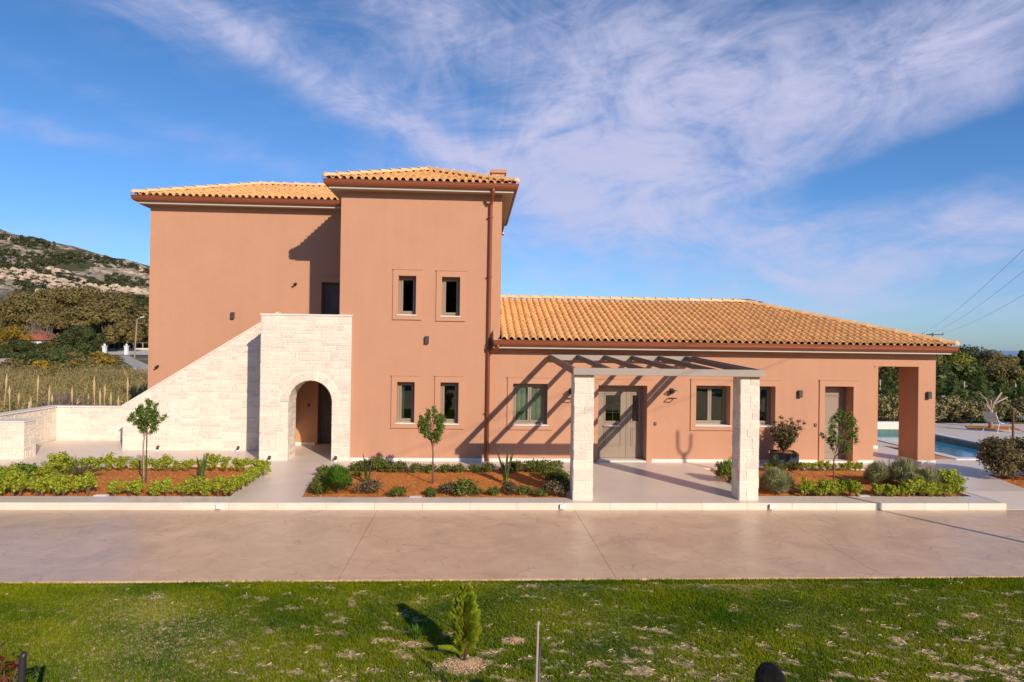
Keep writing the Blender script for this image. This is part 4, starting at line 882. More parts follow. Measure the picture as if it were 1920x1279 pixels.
def lantern(x, z, label):
    t = empty('wall_lantern', (x, 0, z), label, 'lantern', 'black wall lanterns'); s = .095; f = MB(); yc = -.15
    for a, b in ((-s, -s), (s, -s), (s, s), (-s, s)): f.bar((a, yc+b, -.12), (a, yc+b, .10), .02, .02)
    for z_ in (-.12, .10):
        for a in (-s, s): f.bar((a, yc-s, z_), (a, yc+s, z_), .02, .02).bar((-s, yc+a, z_), (s, yc+a, z_), .02, .02)
    f.build('cage', M['black'], t)
    MB().box(-.04, .04, yc-.04, yc+.04, .03, .14).box(-.03, .03, yc+.04, 0, .105, .135).box(-.05, .05, -.02, 0, .0, .16).build('top_housing', M['black'], t)
lantern(5.82, 1.99, 'black cage lantern right of the front door'); lantern(2.86, 1.95, 'black cage lantern partly behind the left stone pillar')
def bell(x, y, z, label):
    t = empty('doorbell', (x, y, z), label, 'doorbell', 'small black doorbells'); MB().box(-.038, .038, -.02, 0, -.045, .045).build('plate', M['black'], t, bevel=.003); MB().tube([(0, -.021, 0), (0, -.026, 0)], .012, 12).build('button', M['chrome'], t)
bell(5.35, 0, 1.11, 'small black doorbell right of the front entrance'); bell(10.15, 0, 1.11, 'small black doorbell left of the narrow side door'); bell(-5.27, 2.9, 1.29, 'small black doorbell on the wall inside the archway')
for (x, y), lb in zip(((-9.4, 1.5), (-7.03, 1.5), (-5.6, -.22), (-3.78, -.22)), ('left end of the sloping stair wall', 'stair wall beside the portal shadow', 'left side of the archway', 'right side of the archway')):
    t = empty('ground_spotlight', (x, y, 0), 'small ground spotlight at the foot of the '+lb, 'spotlight', 'ground spotlights at the stone staircase')
    MB().box(-.04, .04, -.035, .035, .001, .045).build('base', M['white'], t, bevel=.004); MB().tube([(0, -.02, .085), (0, .04, .135)], .042, 12).build('head', M['dark_metal'], t); MB().tube([(0, 0, .04), (0, 0, .09)], .012, 8).build('stem', M['black'], t)
for px, lb in ((410, 'below the gap between left and middle beds'), (1054, 'at the left pergola pillar'), (1446, 'at the right pergola pillar')):
    p = at(px, 948, y=-5.16); t = empty('kerb_light', (p.x, -5.145, -.062), 'white cube shaped kerb light, '+lb, 'kerb light', 'white cube lights along the kerb')
    MB().box(-.05, .05, -.06, .0, -.05, .05).build('housing', M['white'], t, bevel=.006); MB().box(-.052, -.0501, -.05, -.008, -.04, .04).build('lens', M['dark_metal'], t)

# ------------------------------------------------------------------ foliage
def leaves(centres, radii, n, size, squash=.8, up=.3, aspect=.5, shell=.55, rng=RNG, radial=.8):
    """rhombus leaves spread through ellipsoids; returns V,F"""
    C = np.asarray(centres, float); R = np.asarray(radii, float); k = len(C)
    pr = R**2/np.sum(R**2); idx = rng.choice(k, n, p=pr); d = rng.normal(size=(n, 3)); d /= np.linalg.norm(d, axis=1)[:, None]
    rr = (shell+(1-shell)*rng.random(n))*R[idx]*(rng.random(n)**.18); P = C[idx]+d*rr[:, None]*np.array([1, 1, squash])
    nrm = d*radial+rng.normal(size=(n, 3))*.55+np.array([0, 0, up]); nrm /= np.linalg.norm(nrm, axis=1)[:, None]
    t = rng.normal(size=(n, 3)); t -= nrm*np.sum(t*nrm, 1)[:, None]; t /= np.linalg.norm(t, axis=1)[:, None]; b = np.cross(nrm, t)
    s = size*rng.uniform(.6, 1.35, n)[:, None]
    V = np.stack([P-t*s, P+b*s*aspect, P+t*s, P-b*s*aspect], 1).reshape(-1, 3); return V, np.arange(4*n).reshape(-1, 4)
def leaf_obj(name, centres, radii, n, size, m, parent=None, **k):
    V, F = leaves(centres, radii, n, size, **k); return np_mesh(name, V, F, m, False, parent)
def blades(n, base_r, h, w, spread, m, name, parent, curve=.3, lean=.6, seg=4, rng=random, origin=(0, 0, 0)):
    mb = MB(); ox, oy, oz = origin
    for i in range(n):
        a = rng.uniform(0, 2*pi); r = rng.uniform(0, base_r); hh = h*rng.uniform(.6, 1.1); ln = spread*rng.uniform(.3, 1); dx, dy = cos(a), sin(a); px_, py_ = -dy, dx; v = []
        for j in range(seg+1):
            t = j/seg; q = Vector((ox+dx*(r+hh*ln*(t**1.6)), oy+dy*(r+hh*ln*(t**1.6)), oz+hh*(t-curve*ln*t*t))); ww = w*(sin(pi*(.12+.88*t))**.7 if t < 1 else 0)
            v += [q-Vector((px_, py_, 0))*ww/2, q+Vector((px_, py_, 0))*ww/2]
        mb.add(v, [(2*j, 2*j+1, 2*j+3, 2*j+2) for j in range(seg)])
    return mb.build(name, m, parent, fixn=False)
def shrub_proto(mname, r, n, size, stems=5, squash=.85, clumps=7, spiky=False, aspect=.5, seed=0, loose=1.0):
    rn = random.Random(seed); c = []; rad = []
    for i in range(clumps):
        a = rn.uniform(0, 2*pi); d = rn.uniform(0, .6)*r*loose; z = rn.uniform(.35, 1.0)*r*squash*1.3; c.append((d*cos(a), d*sin(a), z)); rad.append(r*rn.uniform(.32, .55))
    root = empty('shrub', (0, 0, -50)); leaf_obj('foliage', c, rad, n, size, M[mname], root, aspect=aspect, up=.4, shell=.3)
    s = MB()
    for q in c[:stems]: s.tube([(0, 0, -.02), (q[0]*.4, q[1]*.4, q[2]*.5), q], [.008, .005, .003], 4, caps=False)
    s.build('stems', M['bark'], root, fixn=False)
    if spiky:
        sp = MB()
        for i in range(int(n*.12)):
            a = rn.uniform(0, 2*pi); e = rn.uniform(.3, 1.4); d = Vector((cos(a)*cos(e), sin(a)*cos(e), sin(e)*min(1, squash))); b0 = d*r*.5+Vector((0, 0, r*.3*squash)); tp = d*r*rn.uniform(.85, 1.1)+Vector((0, 0, r*.35*squash)); sd_ = d.cross(Vector((0, 0, 1))).normalized()*.006; sp.add([b0-sd_, b0+sd_, tp], [(0, 1, 2)])
        sp.build('shoots', M[mname], root, fixn=False)
    return root
PROTO = {}
def proto(key, *a, **k):
    PROTO[key] = [shrub_proto(*a, seed=s, **k) for s in (1, 2, 3)]
proto('lime', 'lf_lime', .2, 620, .023, aspect=.5, clumps=12, squash=1.15, spiky=True); proto('mid', 'lf_limedk', .22, 620, .023, clumps=12, squash=1.1, spiky=True)
proto('low', 'lf_dk2', .25, 900, .021, squash=.5, clumps=12, spiky=True); proto('purple', 'lf_purp', .27, 1100, .018, squash=.55, clumps=12, spiky=True)
used = set()
def place(key, x, y, s, name, label, group, cat='shrub', z=0, squash=1):
    p = random.choice(PROTO[key]); o = p if id(p) not in used else copy_tree(p)
    used.add(id(p)); o.name = name
    for ch, nm in zip(o.children, ('foliage', 'stems', 'shoots')): pass
    s *= 1.27; o.location = (x, y, z-.02); o.rotation_euler = (0, 0, random.uniform(0, 6.28)); o.scale = (s, s, s*squash*random.uniform(.9, 1.12)); tag(o, label, cat, group); return o
def row(key, pts, n, s, bedname, rowname, colour, jit=.05, alt=None, name='hedge_shrub', side='left'):
    P = [Vector(p) for p in pts]; ln = [(P[i+1]-P[i]).length for i in range(len(P)-1)]; T = sum(ln)
    for i in range(n):
        d = T*(i+.5)/n; j = 0
        while d > ln[j] and j < len(ln)-1: d -= ln[j]; j += 1
        p = P[j].lerp(P[j+1], d/ln[j]); k = key if not alt or random.random() > .35 else alt
        place(k, p.x+random.uniform(-jit, jit), p.y+random.uniform(-jit, jit), s*random.uniform(.82, 1.18), name, '%s shrub, %s from %s in %s of %s' % (colour, ORD[i], side, rowname, bedname), 'low shrubs edging the '+bedname)
g = lambda px, py: tuple(at(px, py, z=0).xy)
# left bed
row('lime', [g(130, 884), g(492, 884)], 17, .95, 'left bed', 'back row', 'yellow green')
row('lime', [g(497, 890), g(425, 932)], 8, .95, 'left bed', 'right edge row', 'yellow green', side='back')
row('lime', [g(118, 890), g(60, 908), g(-30, 925)], 9, 1.15, 'left bed', 'left edge row', 'yellow green', alt='mid', jit=.08, side='back')
row('lime', [g(10, 912), g(-40, 932)], 3, 1.1, 'left bed', 'far left corner', 'yellow green', side='back')
row('lime', [g(-50, 929), g(175, 929)], 11, 1.05, 'left bed', 'front row\'s left half', 'bushy yellow green')
row('lime', [g(200, 929), g(425, 930)], 9, .95, 'left bed', 'front row\'s right half', 'yellow green')
# middle bed
row('low', [g(658, 884), g(735, 884)], 4, 1.15, 'middle bed', 'back row\'s left end', 'dark green')
row('low', [g(740, 885), g(955, 886)], 8, .85, 'middle bed', 'back row', 'small dark green', name='low_shrub')
row('low', [g(962, 884), g(1040, 884)], 4, 1.15, 'middle bed', 'back row\'s right end', 'dense dark green', name='low_shrub')
row('low', [g(1030, 894), g(1062, 925)], 5, 1.15, 'middle bed', 'right hand edge', 'large dark green', name='low_shrub', side='back', jit=.12)
row('low', [g(618, 892), g(592, 928)], 5, 1.0, 'middle bed', 'left hand edge', 'large dark green', name='low_shrub', side='back', jit=.1)
for px, py, k, s, lb in ((688, 928, 'purple', 1.15, 'rounded purple tinged shrub at front left of middle bed, beside the bright green bush'), (742, 931, 'low', .9, 'flat dark green shrub in front row of middle bed, left of the young tree'), (805, 931, 'low', .75, 'small dark green shrub just left of the wide shrub pair, front of middle bed'),
    (838, 929, 'purple', 1.05, 'left one of two touching wide shrubs at front centre of middle bed'), (868, 929, 'low', 1.3, 'right one of two touching wide shrubs at front centre of middle bed'), (893, 930, 'low', .7, 'small green shrub just right of the wide shrub pair, front of middle bed'),
    (926, 930, 'low', .7, 'small green shrub midway between the wide pair and right purple shrub, middle bed front'), (956, 929, 'purple', .95, 'greyish purple shrub at front right of the middle bed'), (982, 928, 'low', .9, 'green shrub touching the right side of the purple shrub in the middle bed'),
    (1012, 932, 'low', .7, 'small bright shrub near the front right corner of the middle bed'), (1042, 930, 'purple', 1.15, 'purple tinged shrub in front right corner of middle bed beside the pillar'), (668, 894, 'low', .6, 'tiny dark shrub inside the middle bed left of its spiky plant')):
    x, y = g(px, py); place(k, x, y+.1, s, 'low_shrub', lb, 'low shrubs edging the middle bed')
# right bed
row('lime', [g(1432, 883), g(1622, 883)], 15, .68, 'right bed', 'back row', 'yellow green', alt='lime')
row('lime', [g(1505, 930), g(1612, 930)], 9, .85, 'right bed', 'front row\'s left half', 'yellow green')
row('lime', [g(1636, 931), g(1800, 931)], 14, .85, 'right bed', 'front row\'s right half', 'yellow green')
row('lime', [g(1800, 926), g(1765, 910)], 3, 1.1, 'right bed', 'right hand edge', 'yellow green', side='front')

def bush(name, x, y, r, h, mname, n, size, label, cat='bush', z=0, group=None, aspect=.4, clumps=14, seed=1, shoots=0, squash=1, stemz=0):
    rn = random.Random(seed); t = empty(name, (x, y, z), label, cat, group); c = []; rad = []
    for i in range(clumps):
        a = rn.uniform(0, 2*pi); d = sqrt(rn.random())*r*.62; zz = h*(.2+.56*rn.random()*(1-.5*(d/r)**2)); c.append((d*cos(a), d*sin(a), zz)); rad.append(r*rn.uniform(.34, .5))
    sq = min(1.2, h/(2*r)*1.15)
    leaf_obj('foliage', c, rad, n, size, M[mname], t, aspect=aspect, squash=sq, up=.3, shell=.35)
    s = MB()
    for q in c[:7]: s.tube([(0, 0, -.03), (q[0]*.5, q[1]*.5, q[2]*.6), q], [.018, .011, .004], 5, caps=False)
    s.build('stems', M['bark'], t, fixn=False)
    if shoots:
        sp = MB()
        for i in range(shoots):
            a = rn.uniform(0, 2*pi); e = math.asin(rn.uniform(.02, 1)); d = Vector((cos(a)*cos(e), sin(a)*cos(e), sin(e)))
            b0 = Vector((d.x*r*.55, d.y*r*.55, h*.12+d.z*h*.5)); tp = Vector((d.x*r*rn.uniform(.82, 1.0), d.y*r*rn.uniform(.82, 1.0), h*.12+d.z*h*rn.uniform(.78, .92)+.03)); s_ = d.cross(Vector((0, 0, 1))).normalized()*size*.35; md = (b0+tp)/2
            sp.add([b0, md-s_, tp, md+s_], [(0, 1, 2, 3)])
        sp.build('shoots', M[mname], t, fixn=False)
    return t
x, y = g(628, 928); bush('rosemary_bush', x, y+.25, .42, .62, 'lf_rose', 3600, .028, 'round bright green needle leaved bush at the left of the middle bed', shoots=1500, aspect=.18, seed=4)
x, y = g(1466, 928); bush('lavender_bush', x, y+.28, .50, .58, 'lf_lav', 4200, .024, 'round grey green lavender bush beside the right pergola pillar', shoots=2200, aspect=.22, seed=5)
x, y = g(1370, 905); bush('dark_green_bush', x-.05, y, .42, .62, 'lf_limedk', 2600, .03, 'dark green bush showing left of the right pergola pillar', seed=6, shoots=300)
for px, py, r, h, lb, sd in ((1655, 912, .42, .6, 'grey green lavender bush behind the spiky palm in the right bed', 7), (1705, 915, .52, .72, 'large grey green lavender bush just right of the spiky palm in the right bed', 8), (1748, 922, .46, .55, 'grey green lavender bush at the right end of the right bed', 9), (1722, 925, .36, .45, 'low grey green lavender bush in front of the two larger ones in the right bed', 10)):
    x, y = g(px, py); bush('lavender_bush', x, y+.2, r, h, 'lf_lav', 3000, .026, lb, group='lavender bushes of the right bed', shoots=1300, aspect=.22, seed=sd)
# small access covers at the front edge of the beds
for px, py, lb in ((187, 929.5, 'left'), (779, 932.5, 'middle'), (1622, 930.5, 'right')):
    x, y = g(px, py); t = empty('access_cover', (x, y+.03, 0), 'small pale square cover at the front edge of the %s planting bed' % lb, 'cover', 'square covers at the front edges of the beds')
    MB().box(-.13, .13, -.04, .10, -.08, .006).build('cover', M['coping'], t, bevel=.003)
# spiky plants
def spiky(name, px, py, label, kind, z=.0, s=1):
    x, y = g(px, py); t = empty(name, (x, y, -.02), label, 'plant', None, rz=random.uniform(0, 6))
    if kind == 'bird':
        blades(9, .05, .78*s, .07, .34, M['lf_palm'], 'leaves', t, curve=.1, seg=6); blades(16, .06, .34*s, .022, .25, M['lf_limedk'], 'stalks', t, curve=.05)
    else:
        mb = MB(); rn = random.Random(px)
        for i in range(22):
            a = rn.uniform(0, 2*pi); L_ = .6*s*rn.uniform(.75, 1.1); el = rn.uniform(.35, 1.35); pts = []
            for j in range(9):
                t_ = j/8; pts.append(Vector((cos(a)*cos(el)*L_*t_, sin(a)*cos(el)*L_*t_, .06+sin(el)*L_*t_-.28*L_*t_*t_*cos(el))))
            for j in range(1, 9):
                p = pts[j]; q = (pts[j]-pts[j-1]).normalized(); sd_ = q.cross(Vector((0, 0, 1))).normalized()
                for sg in (-1, 1):
                    for oo in (0, .5):
                        b0 = p-(pts[j]-pts[j-1])*oo; tip = b0+sd_*sg*.11*s*sin(pi*min(.95, .15+j/9.5))+q*.08*s+Vector((0, 0, .02)); mb.add([b0-q*.008, b0+q*.008, tip], [(0, 1, 2)])
            mb.tube(pts, [.007]*8+[.002], 4, caps=False)
        mb.build('fronds', M['lf_palm'], t, fixn=False); MB().tube([(0, 0, -.02), (0, 0, .07)], [.07, .05], 10).build('stem', M['bark'], t)
    return t
spiky('cycad', 150, 901, 'feathery grey green cycad in the left bed, left of the young tree', 'cycad', s=1.05)
spiky('bird_of_paradise_plant', 378, 903, 'upright dark leaved spiky plant in the left bed, right of the young tree', 'bird', s=.9)
spiky('bird_of_paradise_plant', 689, 905, 'tall narrow spiky plant in the middle bed beside the purple shrub', 'bird', s=1.0)
spiky('bird_of_paradise_plant', 948, 906, 'broad leaved spiky plant in the middle bed, right of the young tree', 'bird', s=1.1)
spiky('cycad', 1665, 904, 'feathery green cycad among the lavender of the right bed', 'cycad', s=1.15)
spiky('cycad', 1462, 885, 'feathery cycad in front of the dark planter', 'cycad', s=.9)

def sapling(px, py, top_px, top_py, label, crown_r, crown_h, lean=0, stake=False, seed=1, n=1500, stem_dx=0, mname='lf_tree', open_=False, barkm='bark'):
    x, y = g(px, py); t = empty('young_tree', (x, y, -.01), label, 'young tree', 'young trees standing in the planting beds'); top = at(top_px, top_py, y=y); H = top.z; dx = top.x-x; rn = random.Random(seed)
    zc = H-crown_h; tr = MB(); tr.tube([(0, 0, -.02), (stem_dx*.6, 0, zc*.4), (stem_dx, 0, zc*.8), (dx*.5, 0, zc+.1), (dx, 0, H-.1)], [.024, .02, .018, .013, .004], 8)
    c = []; rad = []; NB = 26 if open_ else 22
    for i in range(NB):
        f = (i+.5)/NB; a = i*2.4+rn.uniform(-.4, .4); prof = sin(pi*min(1, .12+.84*f))**.8; r = crown_r*prof*rn.uniform(.65, 1.05); z0 = zc-.05+crown_h*f*.72
        e = Vector((dx*.6+r*cos(a), r*sin(a), z0+.10+.16*rn.random())); b0 = Vector((stem_dx+(dx*.5-stem_dx)*min(1, f*1.5), 0, max(zc-.1, z0-.1)))
        tr.tube([b0, (b0+e)/2+Vector((0, 0, .03)), e], [.008, .005, .002], 5, caps=False); c += [tuple(e), tuple((b0+e*2)/3), tuple(e+Vector((rn.uniform(-.05, .05), rn.uniform(-.05, .05), .07)))]; rad += [.10, .08, .07]
    tr.build('trunk', M[barkm], t, smooth=True, fixn=False)
    leaf_obj('crown', c, [q*1.1 for q in rad], n, .024, M[mname], t, aspect=.5, shell=.1, squash=1)
    if stake: MB().tube([(.035, .02, -.02), (.04, .02, zc+.25)], .014, 8).build('stake', M['dark_metal'], t)
    return t
sapling(270, 905, 276, 752, 'young tree with dense green crown and black stake in the left bed', .36, .74, stake=True, seed=2, stem_dx=-.03, barkm='pale_bark', n=5600)
sapling(811, 908, 806, 762, 'slender young tree with light green crown in the middle bed in front of the tower', .40, .88, seed=3, n=5200)
sapling(1563, 901, 1590, 752, 'young tree with open uneven crown in the right bed before the side door', .46, 1.35, seed=4, n=4800, open_=True)

def planter():
    t = empty('planter', (8.93, -.62, 0), 'dark grey square planter with red soil against the wing wall', 'planter', rz=radians(-14)); s = .33
    m = MB(); m.box(-s, s, -s, -s+.03, 0, .42).box(-s, s, s-.03, s, 0, .42).box(-s, -s+.03, -s+.03, s-.03, 0, .42).box(s-.03, s, -s+.03, s-.03, 0, .42).build('box', mat('slate_planter', (.055, .055, .07), .5), t)
    MB().box(-s+.03, s-.03, -s+.03, s-.03, .1, .38).build('soil', M['soil'], t)
planter()
def planter_shrub():
    t = empty('planter_shrub', (8.93, -.62, .38), 'bronze leaved upright shrub growing in the dark planter', 'shrub'); rn = random.Random(3); c = []; r = []; s = MB()
    for i in range(26):
        a = rn.uniform(0, 2*pi); ll = rn.uniform(.3, 1.0); sp = rn.uniform(.15, .55)
        e = Vector((cos(a)*sp*ll*1.05, sin(a)*sp*ll, ll*.98)); s.tube([(0, 0, 0), e*.5+Vector((0, 0, .05)), e], [.012, .007, .002], 5, caps=False)
        for f in (.45, .62, .8, 1): c.append(tuple(e*f)); r.append(.12 if f < .9 else .07)
    leaf_obj('foliage', c, [q*1.35 for q in r], 5200, .036, M['lf_bronze'], t, aspect=.45, shell=.1); s.build('stems', M['bark'], t, fixn=False)
planter_shrub()
x, y = g(5, 868); bush('small_dark_shrub', -12.85, -.75, .26, .75, 'lf_bronze', 500, .03, 'thin dark shrub on the soil at the far left edge of the photo', seed=13, clumps=8)
for px, dy, r, h, lb, sd in ((1893, 0, .62, 1.05, 'big bronze green bush at the right edge beside the terrace', 14),):
    x, y = 14.35, -2.3; bush('photinia_bush', x, y, 1.02, 1.25, 'lf_bronze', 12000, .04, lb, seed=sd, aspect=.5, clumps=20)
bush('photinia_bush', 16.0, -2.9, .75, 1.1, 'lf_bronze', 3500, .045, 'second bronze green bush further right beside the terrace', seed=15, aspect=.5, clumps=18)

# ------------------------------------------------------------------ lawn things
def cypress():
    p = at(872, 1240, z=-.12); t = empty('small_cypress', (p.x, p.y, -.12), 'small bright green conifer on the lawn with bare soil round its stem', 'conifer'); rn = random.Random(5); tr = MB()
    H = .86; tr.tube([(0, 0, -.03), (.01, 0, .3), (.0, 0, .7)], [.014, .010, .004], 6); tr.tube([(-.015, 0, -.02), (-.03, .01, .25)], [.009, .004], 5); mb = MB()
    for i in range(520):
        z = .12+(H-.2)*rn.random()**.85; f = (z-.12)/(H-.2); rmax = .195*(sin(pi*(.22+.75*f))**.9) if f < .97 else .02; a = rn.uniform(0, 2*pi); r0 = rmax*rn.uniform(.2, .85)
        base = Vector((cos(a)*r0*.5, sin(a)*r0*.5, z)); L_ = rn.uniform(.07, .13)*(1.15-.4*f); d = Vector((cos(a)*.65, sin(a)*.65, 1.0)).normalized(); tip = base+d*L_+Vector((cos(a), sin(a), 0))*r0*.35
        ax = (tip-base).normalized(); sd_ = ax.cross(Vector((-sin(a)*.5+rn.uniform(-.6, .6), cos(a)*.5, rn.uniform(-.5, .5)))).normalized()
        for j in range(7):
            q = base.lerp(tip, j/7); w_ = .028*(1-j/8)+.006
            for sg in (-1, 1): e = q+sd_*sg*w_+ax*w_*1.3; mb.add([q-ax*.004, q+ax*.007, e+ax*.006, e-ax*.006], [(0, 1, 2, 3)])
    for i in range(60):    # the one low branch to the left
        f = i/60; q = Vector((-.02-.27*f, -.02, .13+.10*f-.06*f*f)); 
        for sg in (-1, 1): e = q+Vector((-.025, sg*.02, .035*sg*(1-f*.6)-.012)); mb.add([q, q+Vector((.01, 0, .004)), e+Vector((.006, 0, .006)), e], [(0, 1, 2, 3)])
    mb.build('foliage', M['lf_cyp'], t, fixn=False); tr.build('trunk', mat('red_brown_bark', (.14, .05, .03), .9), t, smooth=True, fixn=False)
cypress()
p = at(782, 1196, z=-.12); t = empty('grass_tuft', (p.x, p.y, -.12), 'dark tuft of tall grass left of the small conifer', 'plant'); blades(120, .09, .15, .008, .5, M['lf_rose'], 'blades', t)
def crumbs(cx, cy, r, n, label):
    V = []; F = []
    for _ in range(n):
        a = random.uniform(0, 2*pi); rr = r*(.75+.8*noise.noise(Vector((cos(a)*1.2, sin(a)*1.2, cx*3)))); d = rr*abs(random.gauss(0, .55)); x, y = cx+d*cos(a)*1.15, cy+d*sin(a)*.75; s = random.uniform(.003, .012); z = float(lawn_z(np.array(x), np.array(y)))+.03*max(0, 1-d/r); b0 = len(V)
        for q in ((s, 0, 0), (0, s, 0), (-s, 0, 0), (0, -s, 0), (0, 0, s)): V.append((x+q[0], y+q[1], z+q[2]))
        F += [(b0, b0+1, b0+4), (b0+1, b0+2, b0+4), (b0+2, b0+3, b0+4), (b0+3, b0, b0+4)]
    tag(np_mesh('soil_crumbs', V, F, mat('sandy_crumb', (.50, .33, .18), .95, island=.4)), label, 'soil', kind='stuff')
crumbs(0, -12.15, .23, 1500, 'heap of sandy soil crumbs round the small conifer'); crumbs(.55, -11.55, .13, 350, 'small patch of sandy soil crumbs right of the conifer')
def pole_thing(name, px, py, d, r, label, m, lean=0, zb=-.14, cat='stake', extra=False):
    p = at(px, py, d=d); t = empty(name, (p.x, p.y, zb), label, cat); H = p.z-zb
    MB().tube([(lean, 0, -.05), (lean*.5, 0, H*.5), (0, 0, H-.03), (r*.5, 0, H)], [r, r, r*.98, r*.8], 12).build('shaft', m, t, smooth=True)
    if extra: MB().tube([(lean+.02, .03, -.05), (.022, .03, H-.22)], r*.8, 10).build('second_rod', M['dark_metal'], t, smooth=True)
pole_thing('metal_stake', 1009, 1165, 5.6, .010, 'thin grey metal stake standing on the lawn right of the conifer', mat('weathered_grey_metal', (.42, .35, .32), .5), lean=-.02, extra=True)
pole_thing('black_pipe', 43, 1224, 5.2, .026, 'black plastic pipe upright at the lower left corner', mat('black_pipe_plastic', (.03, .026, .032), .45), lean=-.03, cat='pipe')
p = at(15, 1262, d=5.9); bush('red_leaved_shrub', p.x-.05, p.y, .3, 1.15, 'lf_red', 240, .035, 'red and yellow leaved shrub behind the black pipe at lower left', z=-.14, seed=17, clumps=9)

# ------------------------------------------------------------------ person below the camera
def person():
    hp = at(1445, 1248, d=4.0); zg = -.14; H = hp.z-zg; k = H/1.70; t = empty('person', (hp.x, hp.y, zg), 'person with short dark hair standing on the lawn at the bottom edge of the photo', 'person')
    J = {'pel': (0, 0, .95), 'ab': (0, .0, 1.1), 'ch': (0, .01, 1.30), 'nk': (0, .0, 1.45), 'hd0': (0, -.01, 1.52), 'hd1': (0, -.01, 1.60),
         'sl': (-.17, 0, 1.39), 'el': (-.24, .02, 1.12), 'wl': (-.14, .22, 1.08), 'hl': (-.08, .28, 1.10), 'sr': (.17, 0, 1.39), 'er': (.24, .02, 1.12), 'wr': (.14, .22, 1.08), 'hr': (.08, .28, 1.10),
         'tl': (-.09, 0, .90), 'kl': (-.10, .02, .49), 'al': (-.11, -.02, .09), 'fl': (-.12, .14, .03), 'tr': (.09, 0, .90), 'kr': (.10, .02, .49), 'ar': (.11, -.02, .09), 'fr': (.12, .14, .03)}
    R = dict(pel=.135, ab=.125, ch=.15, nk=.058, hd0=.062, hd1=.06, sl=.06, el=.045, wl=.028, hl=.028, sr=.06, er=.045, wr=.028, hr=.028, tl=.088, kl=.058, al=.04, fl=.035, tr=.088, kr=.058, ar=.04, fr=.035)
    E = [('pel', 'ab'), ('ab', 'ch'), ('ch', 'nk'), ('nk', 'hd0'), ('hd0', 'hd1'), ('ch', 'sl'), ('sl', 'el'), ('el', 'wl'), ('wl', 'hl'), ('ch', 'sr'), ('sr', 'er'), ('er', 'wr'), ('wr', 'hr'), ('pel', 'tl'), ('tl', 'kl'), ('kl', 'al'), ('al', 'fl'), ('pel', 'tr'), ('tr', 'kr'), ('kr', 'ar'), ('ar', 'fr')]
    names = list(J); V = [Vector(J[n])*k for n in names]; rad = [R[n]*k for n in names]; ed = [(names.index(a), names.index(b)) for a, b in E]
    for sgn, hb in ((-1, 'hl'), (1, 'hr')):
        h = Vector(J[hb]); bi = names.index(hb)
        for f in range(5):
            off = Vector(((-.028+.014*f)*sgn*-1, .0, 0)); l = (.05, .07, .078, .07, .055)[f]
            if f == 0: a = h+Vector((-.03*sgn, -.01, .01)); b = a+Vector((-.02*sgn, .035, .015)); c = b+Vector((0, .02, .005))
            else: a = h+off+Vector((0, .02, 0)); b = a+Vector((0, l*.5, -.004)); c = b+Vector((0, l*.35, -.025))
            i0 = len(V); V += [a*k, b*k, c*k]; rad += [.010*k, .009*k, .007*k]; ed += [(bi, i0), (i0, i0+1), (i0+1, i0+2)]
    me = bpy.data.meshes.new('body'); me.from_pydata(V, ed, []); o = bpy.data.objects.new('body', me); COL.objects.link(o)
    md = o.modifiers.new('s', 'SKIN'); 
    for i, r in enumerate(rad): me.skin_vertices[0].data[i].radius = (r, r*.8 if names[i:i+1] and i < 3 else r)
    me.skin_vertices[0].data[0].use_root = True
    sb = o.modifiers.new('u', 'SUBSURF'); sb.levels = 2; sb.render_levels = 2
    dg = bpy.context.evaluated_depsgraph_get(); m2 = bpy.data.meshes.new_from_object(o.evaluated_get(dg)); o.modifiers.clear(); o.data = m2
    skin = mat('skin', (.45, .25, .17), .5); shirt = mat('dark_shirt', (.03, .035, .05), .9, bump=.2); trs = mat('dark_trousers', (.05, .05, .055), .9); shoe = mat('shoes', (.03, .03, .03), .6)
    for q in (skin, shirt, trs, shoe): m2.materials.append(q)
    for f in m2.polygons:
        c = f.center/k; f.use_smooth = True
        arm = c.y > .1 and c.z > 1
        f.material_index = 0 if (c.z > 1.46 or arm) else 1 if c.z > .93 else 2 if c.z > .1 else 3
    # head joined to the body mesh: an ellipsoid with nose, ears, mouth
    bm = bmesh.new(); bm.from_mesh(m2); hc = Vector((0, 0, 1.585))*k
    r = bmesh.ops.create_uvsphere(bm, u_segments=24, v_segments=16, radius=.1*k)
    for v in r['verts']:
        p_ = v.co.copy(); y_ = p_.y/(.1*k); z_ = p_.z/(.1*k)
        v.co = Vector((p_.x*.77, p_.y*.93, p_.z*1.14)); 
        if z_ < -.2: v.co.x *= 1-.25*(-.2-z_); v.co.y += .012*k*(-.2-z_)
        if y_ > .8 and abs(p_.x) < .02*k and -.35 < z_ < .05: v.co.y += .02*k
        v.co += hc
    for s in (-1, 1):
        e = bmesh.ops.create_uvsphere(bm, u_segments=8, v_segments=6, radius=.025*k)
        for v in e['verts']: v.co = Vector((v.co.x*.35, v.co.y*.7, v.co.z*1.2))+hc+Vector((s*.079*k, 0, -.01*k))
    bm.to_mesh(m2); bm.free()
    for f in m2.polygons: f.use_smooth = True
    o.parent = t
    # hair cap with short strands
    hb = bmesh.new(); r = bmesh.ops.create_uvsphere(hb, u_segments=32, v_segments=24, radius=.106*k)
    for v in r['verts']:
        n_ = 1+.02*noise.noise(v.co*90); v.co = Vector((v.co.x*.79*n_, v.co.y*.95*n_, v.co.z*1.13*n_)); 
    bmesh.ops.bisect_plane(hb, geom=hb.verts[:]+hb.edges[:]+hb.faces[:], plane_co=Vector((0, .02, -.01))*k, plane_no=Vector((0, .75, -1)), clear_outer=True)
    for v in hb.verts: v.co += hc
    mh = bpy.data.meshes.new('hair'); hb.to_mesh(mh); hb.free(); hm = mat('black_hair', (.012, .008, .007), .45, bump=.8, bscale=300); mh.materials.append(hm)
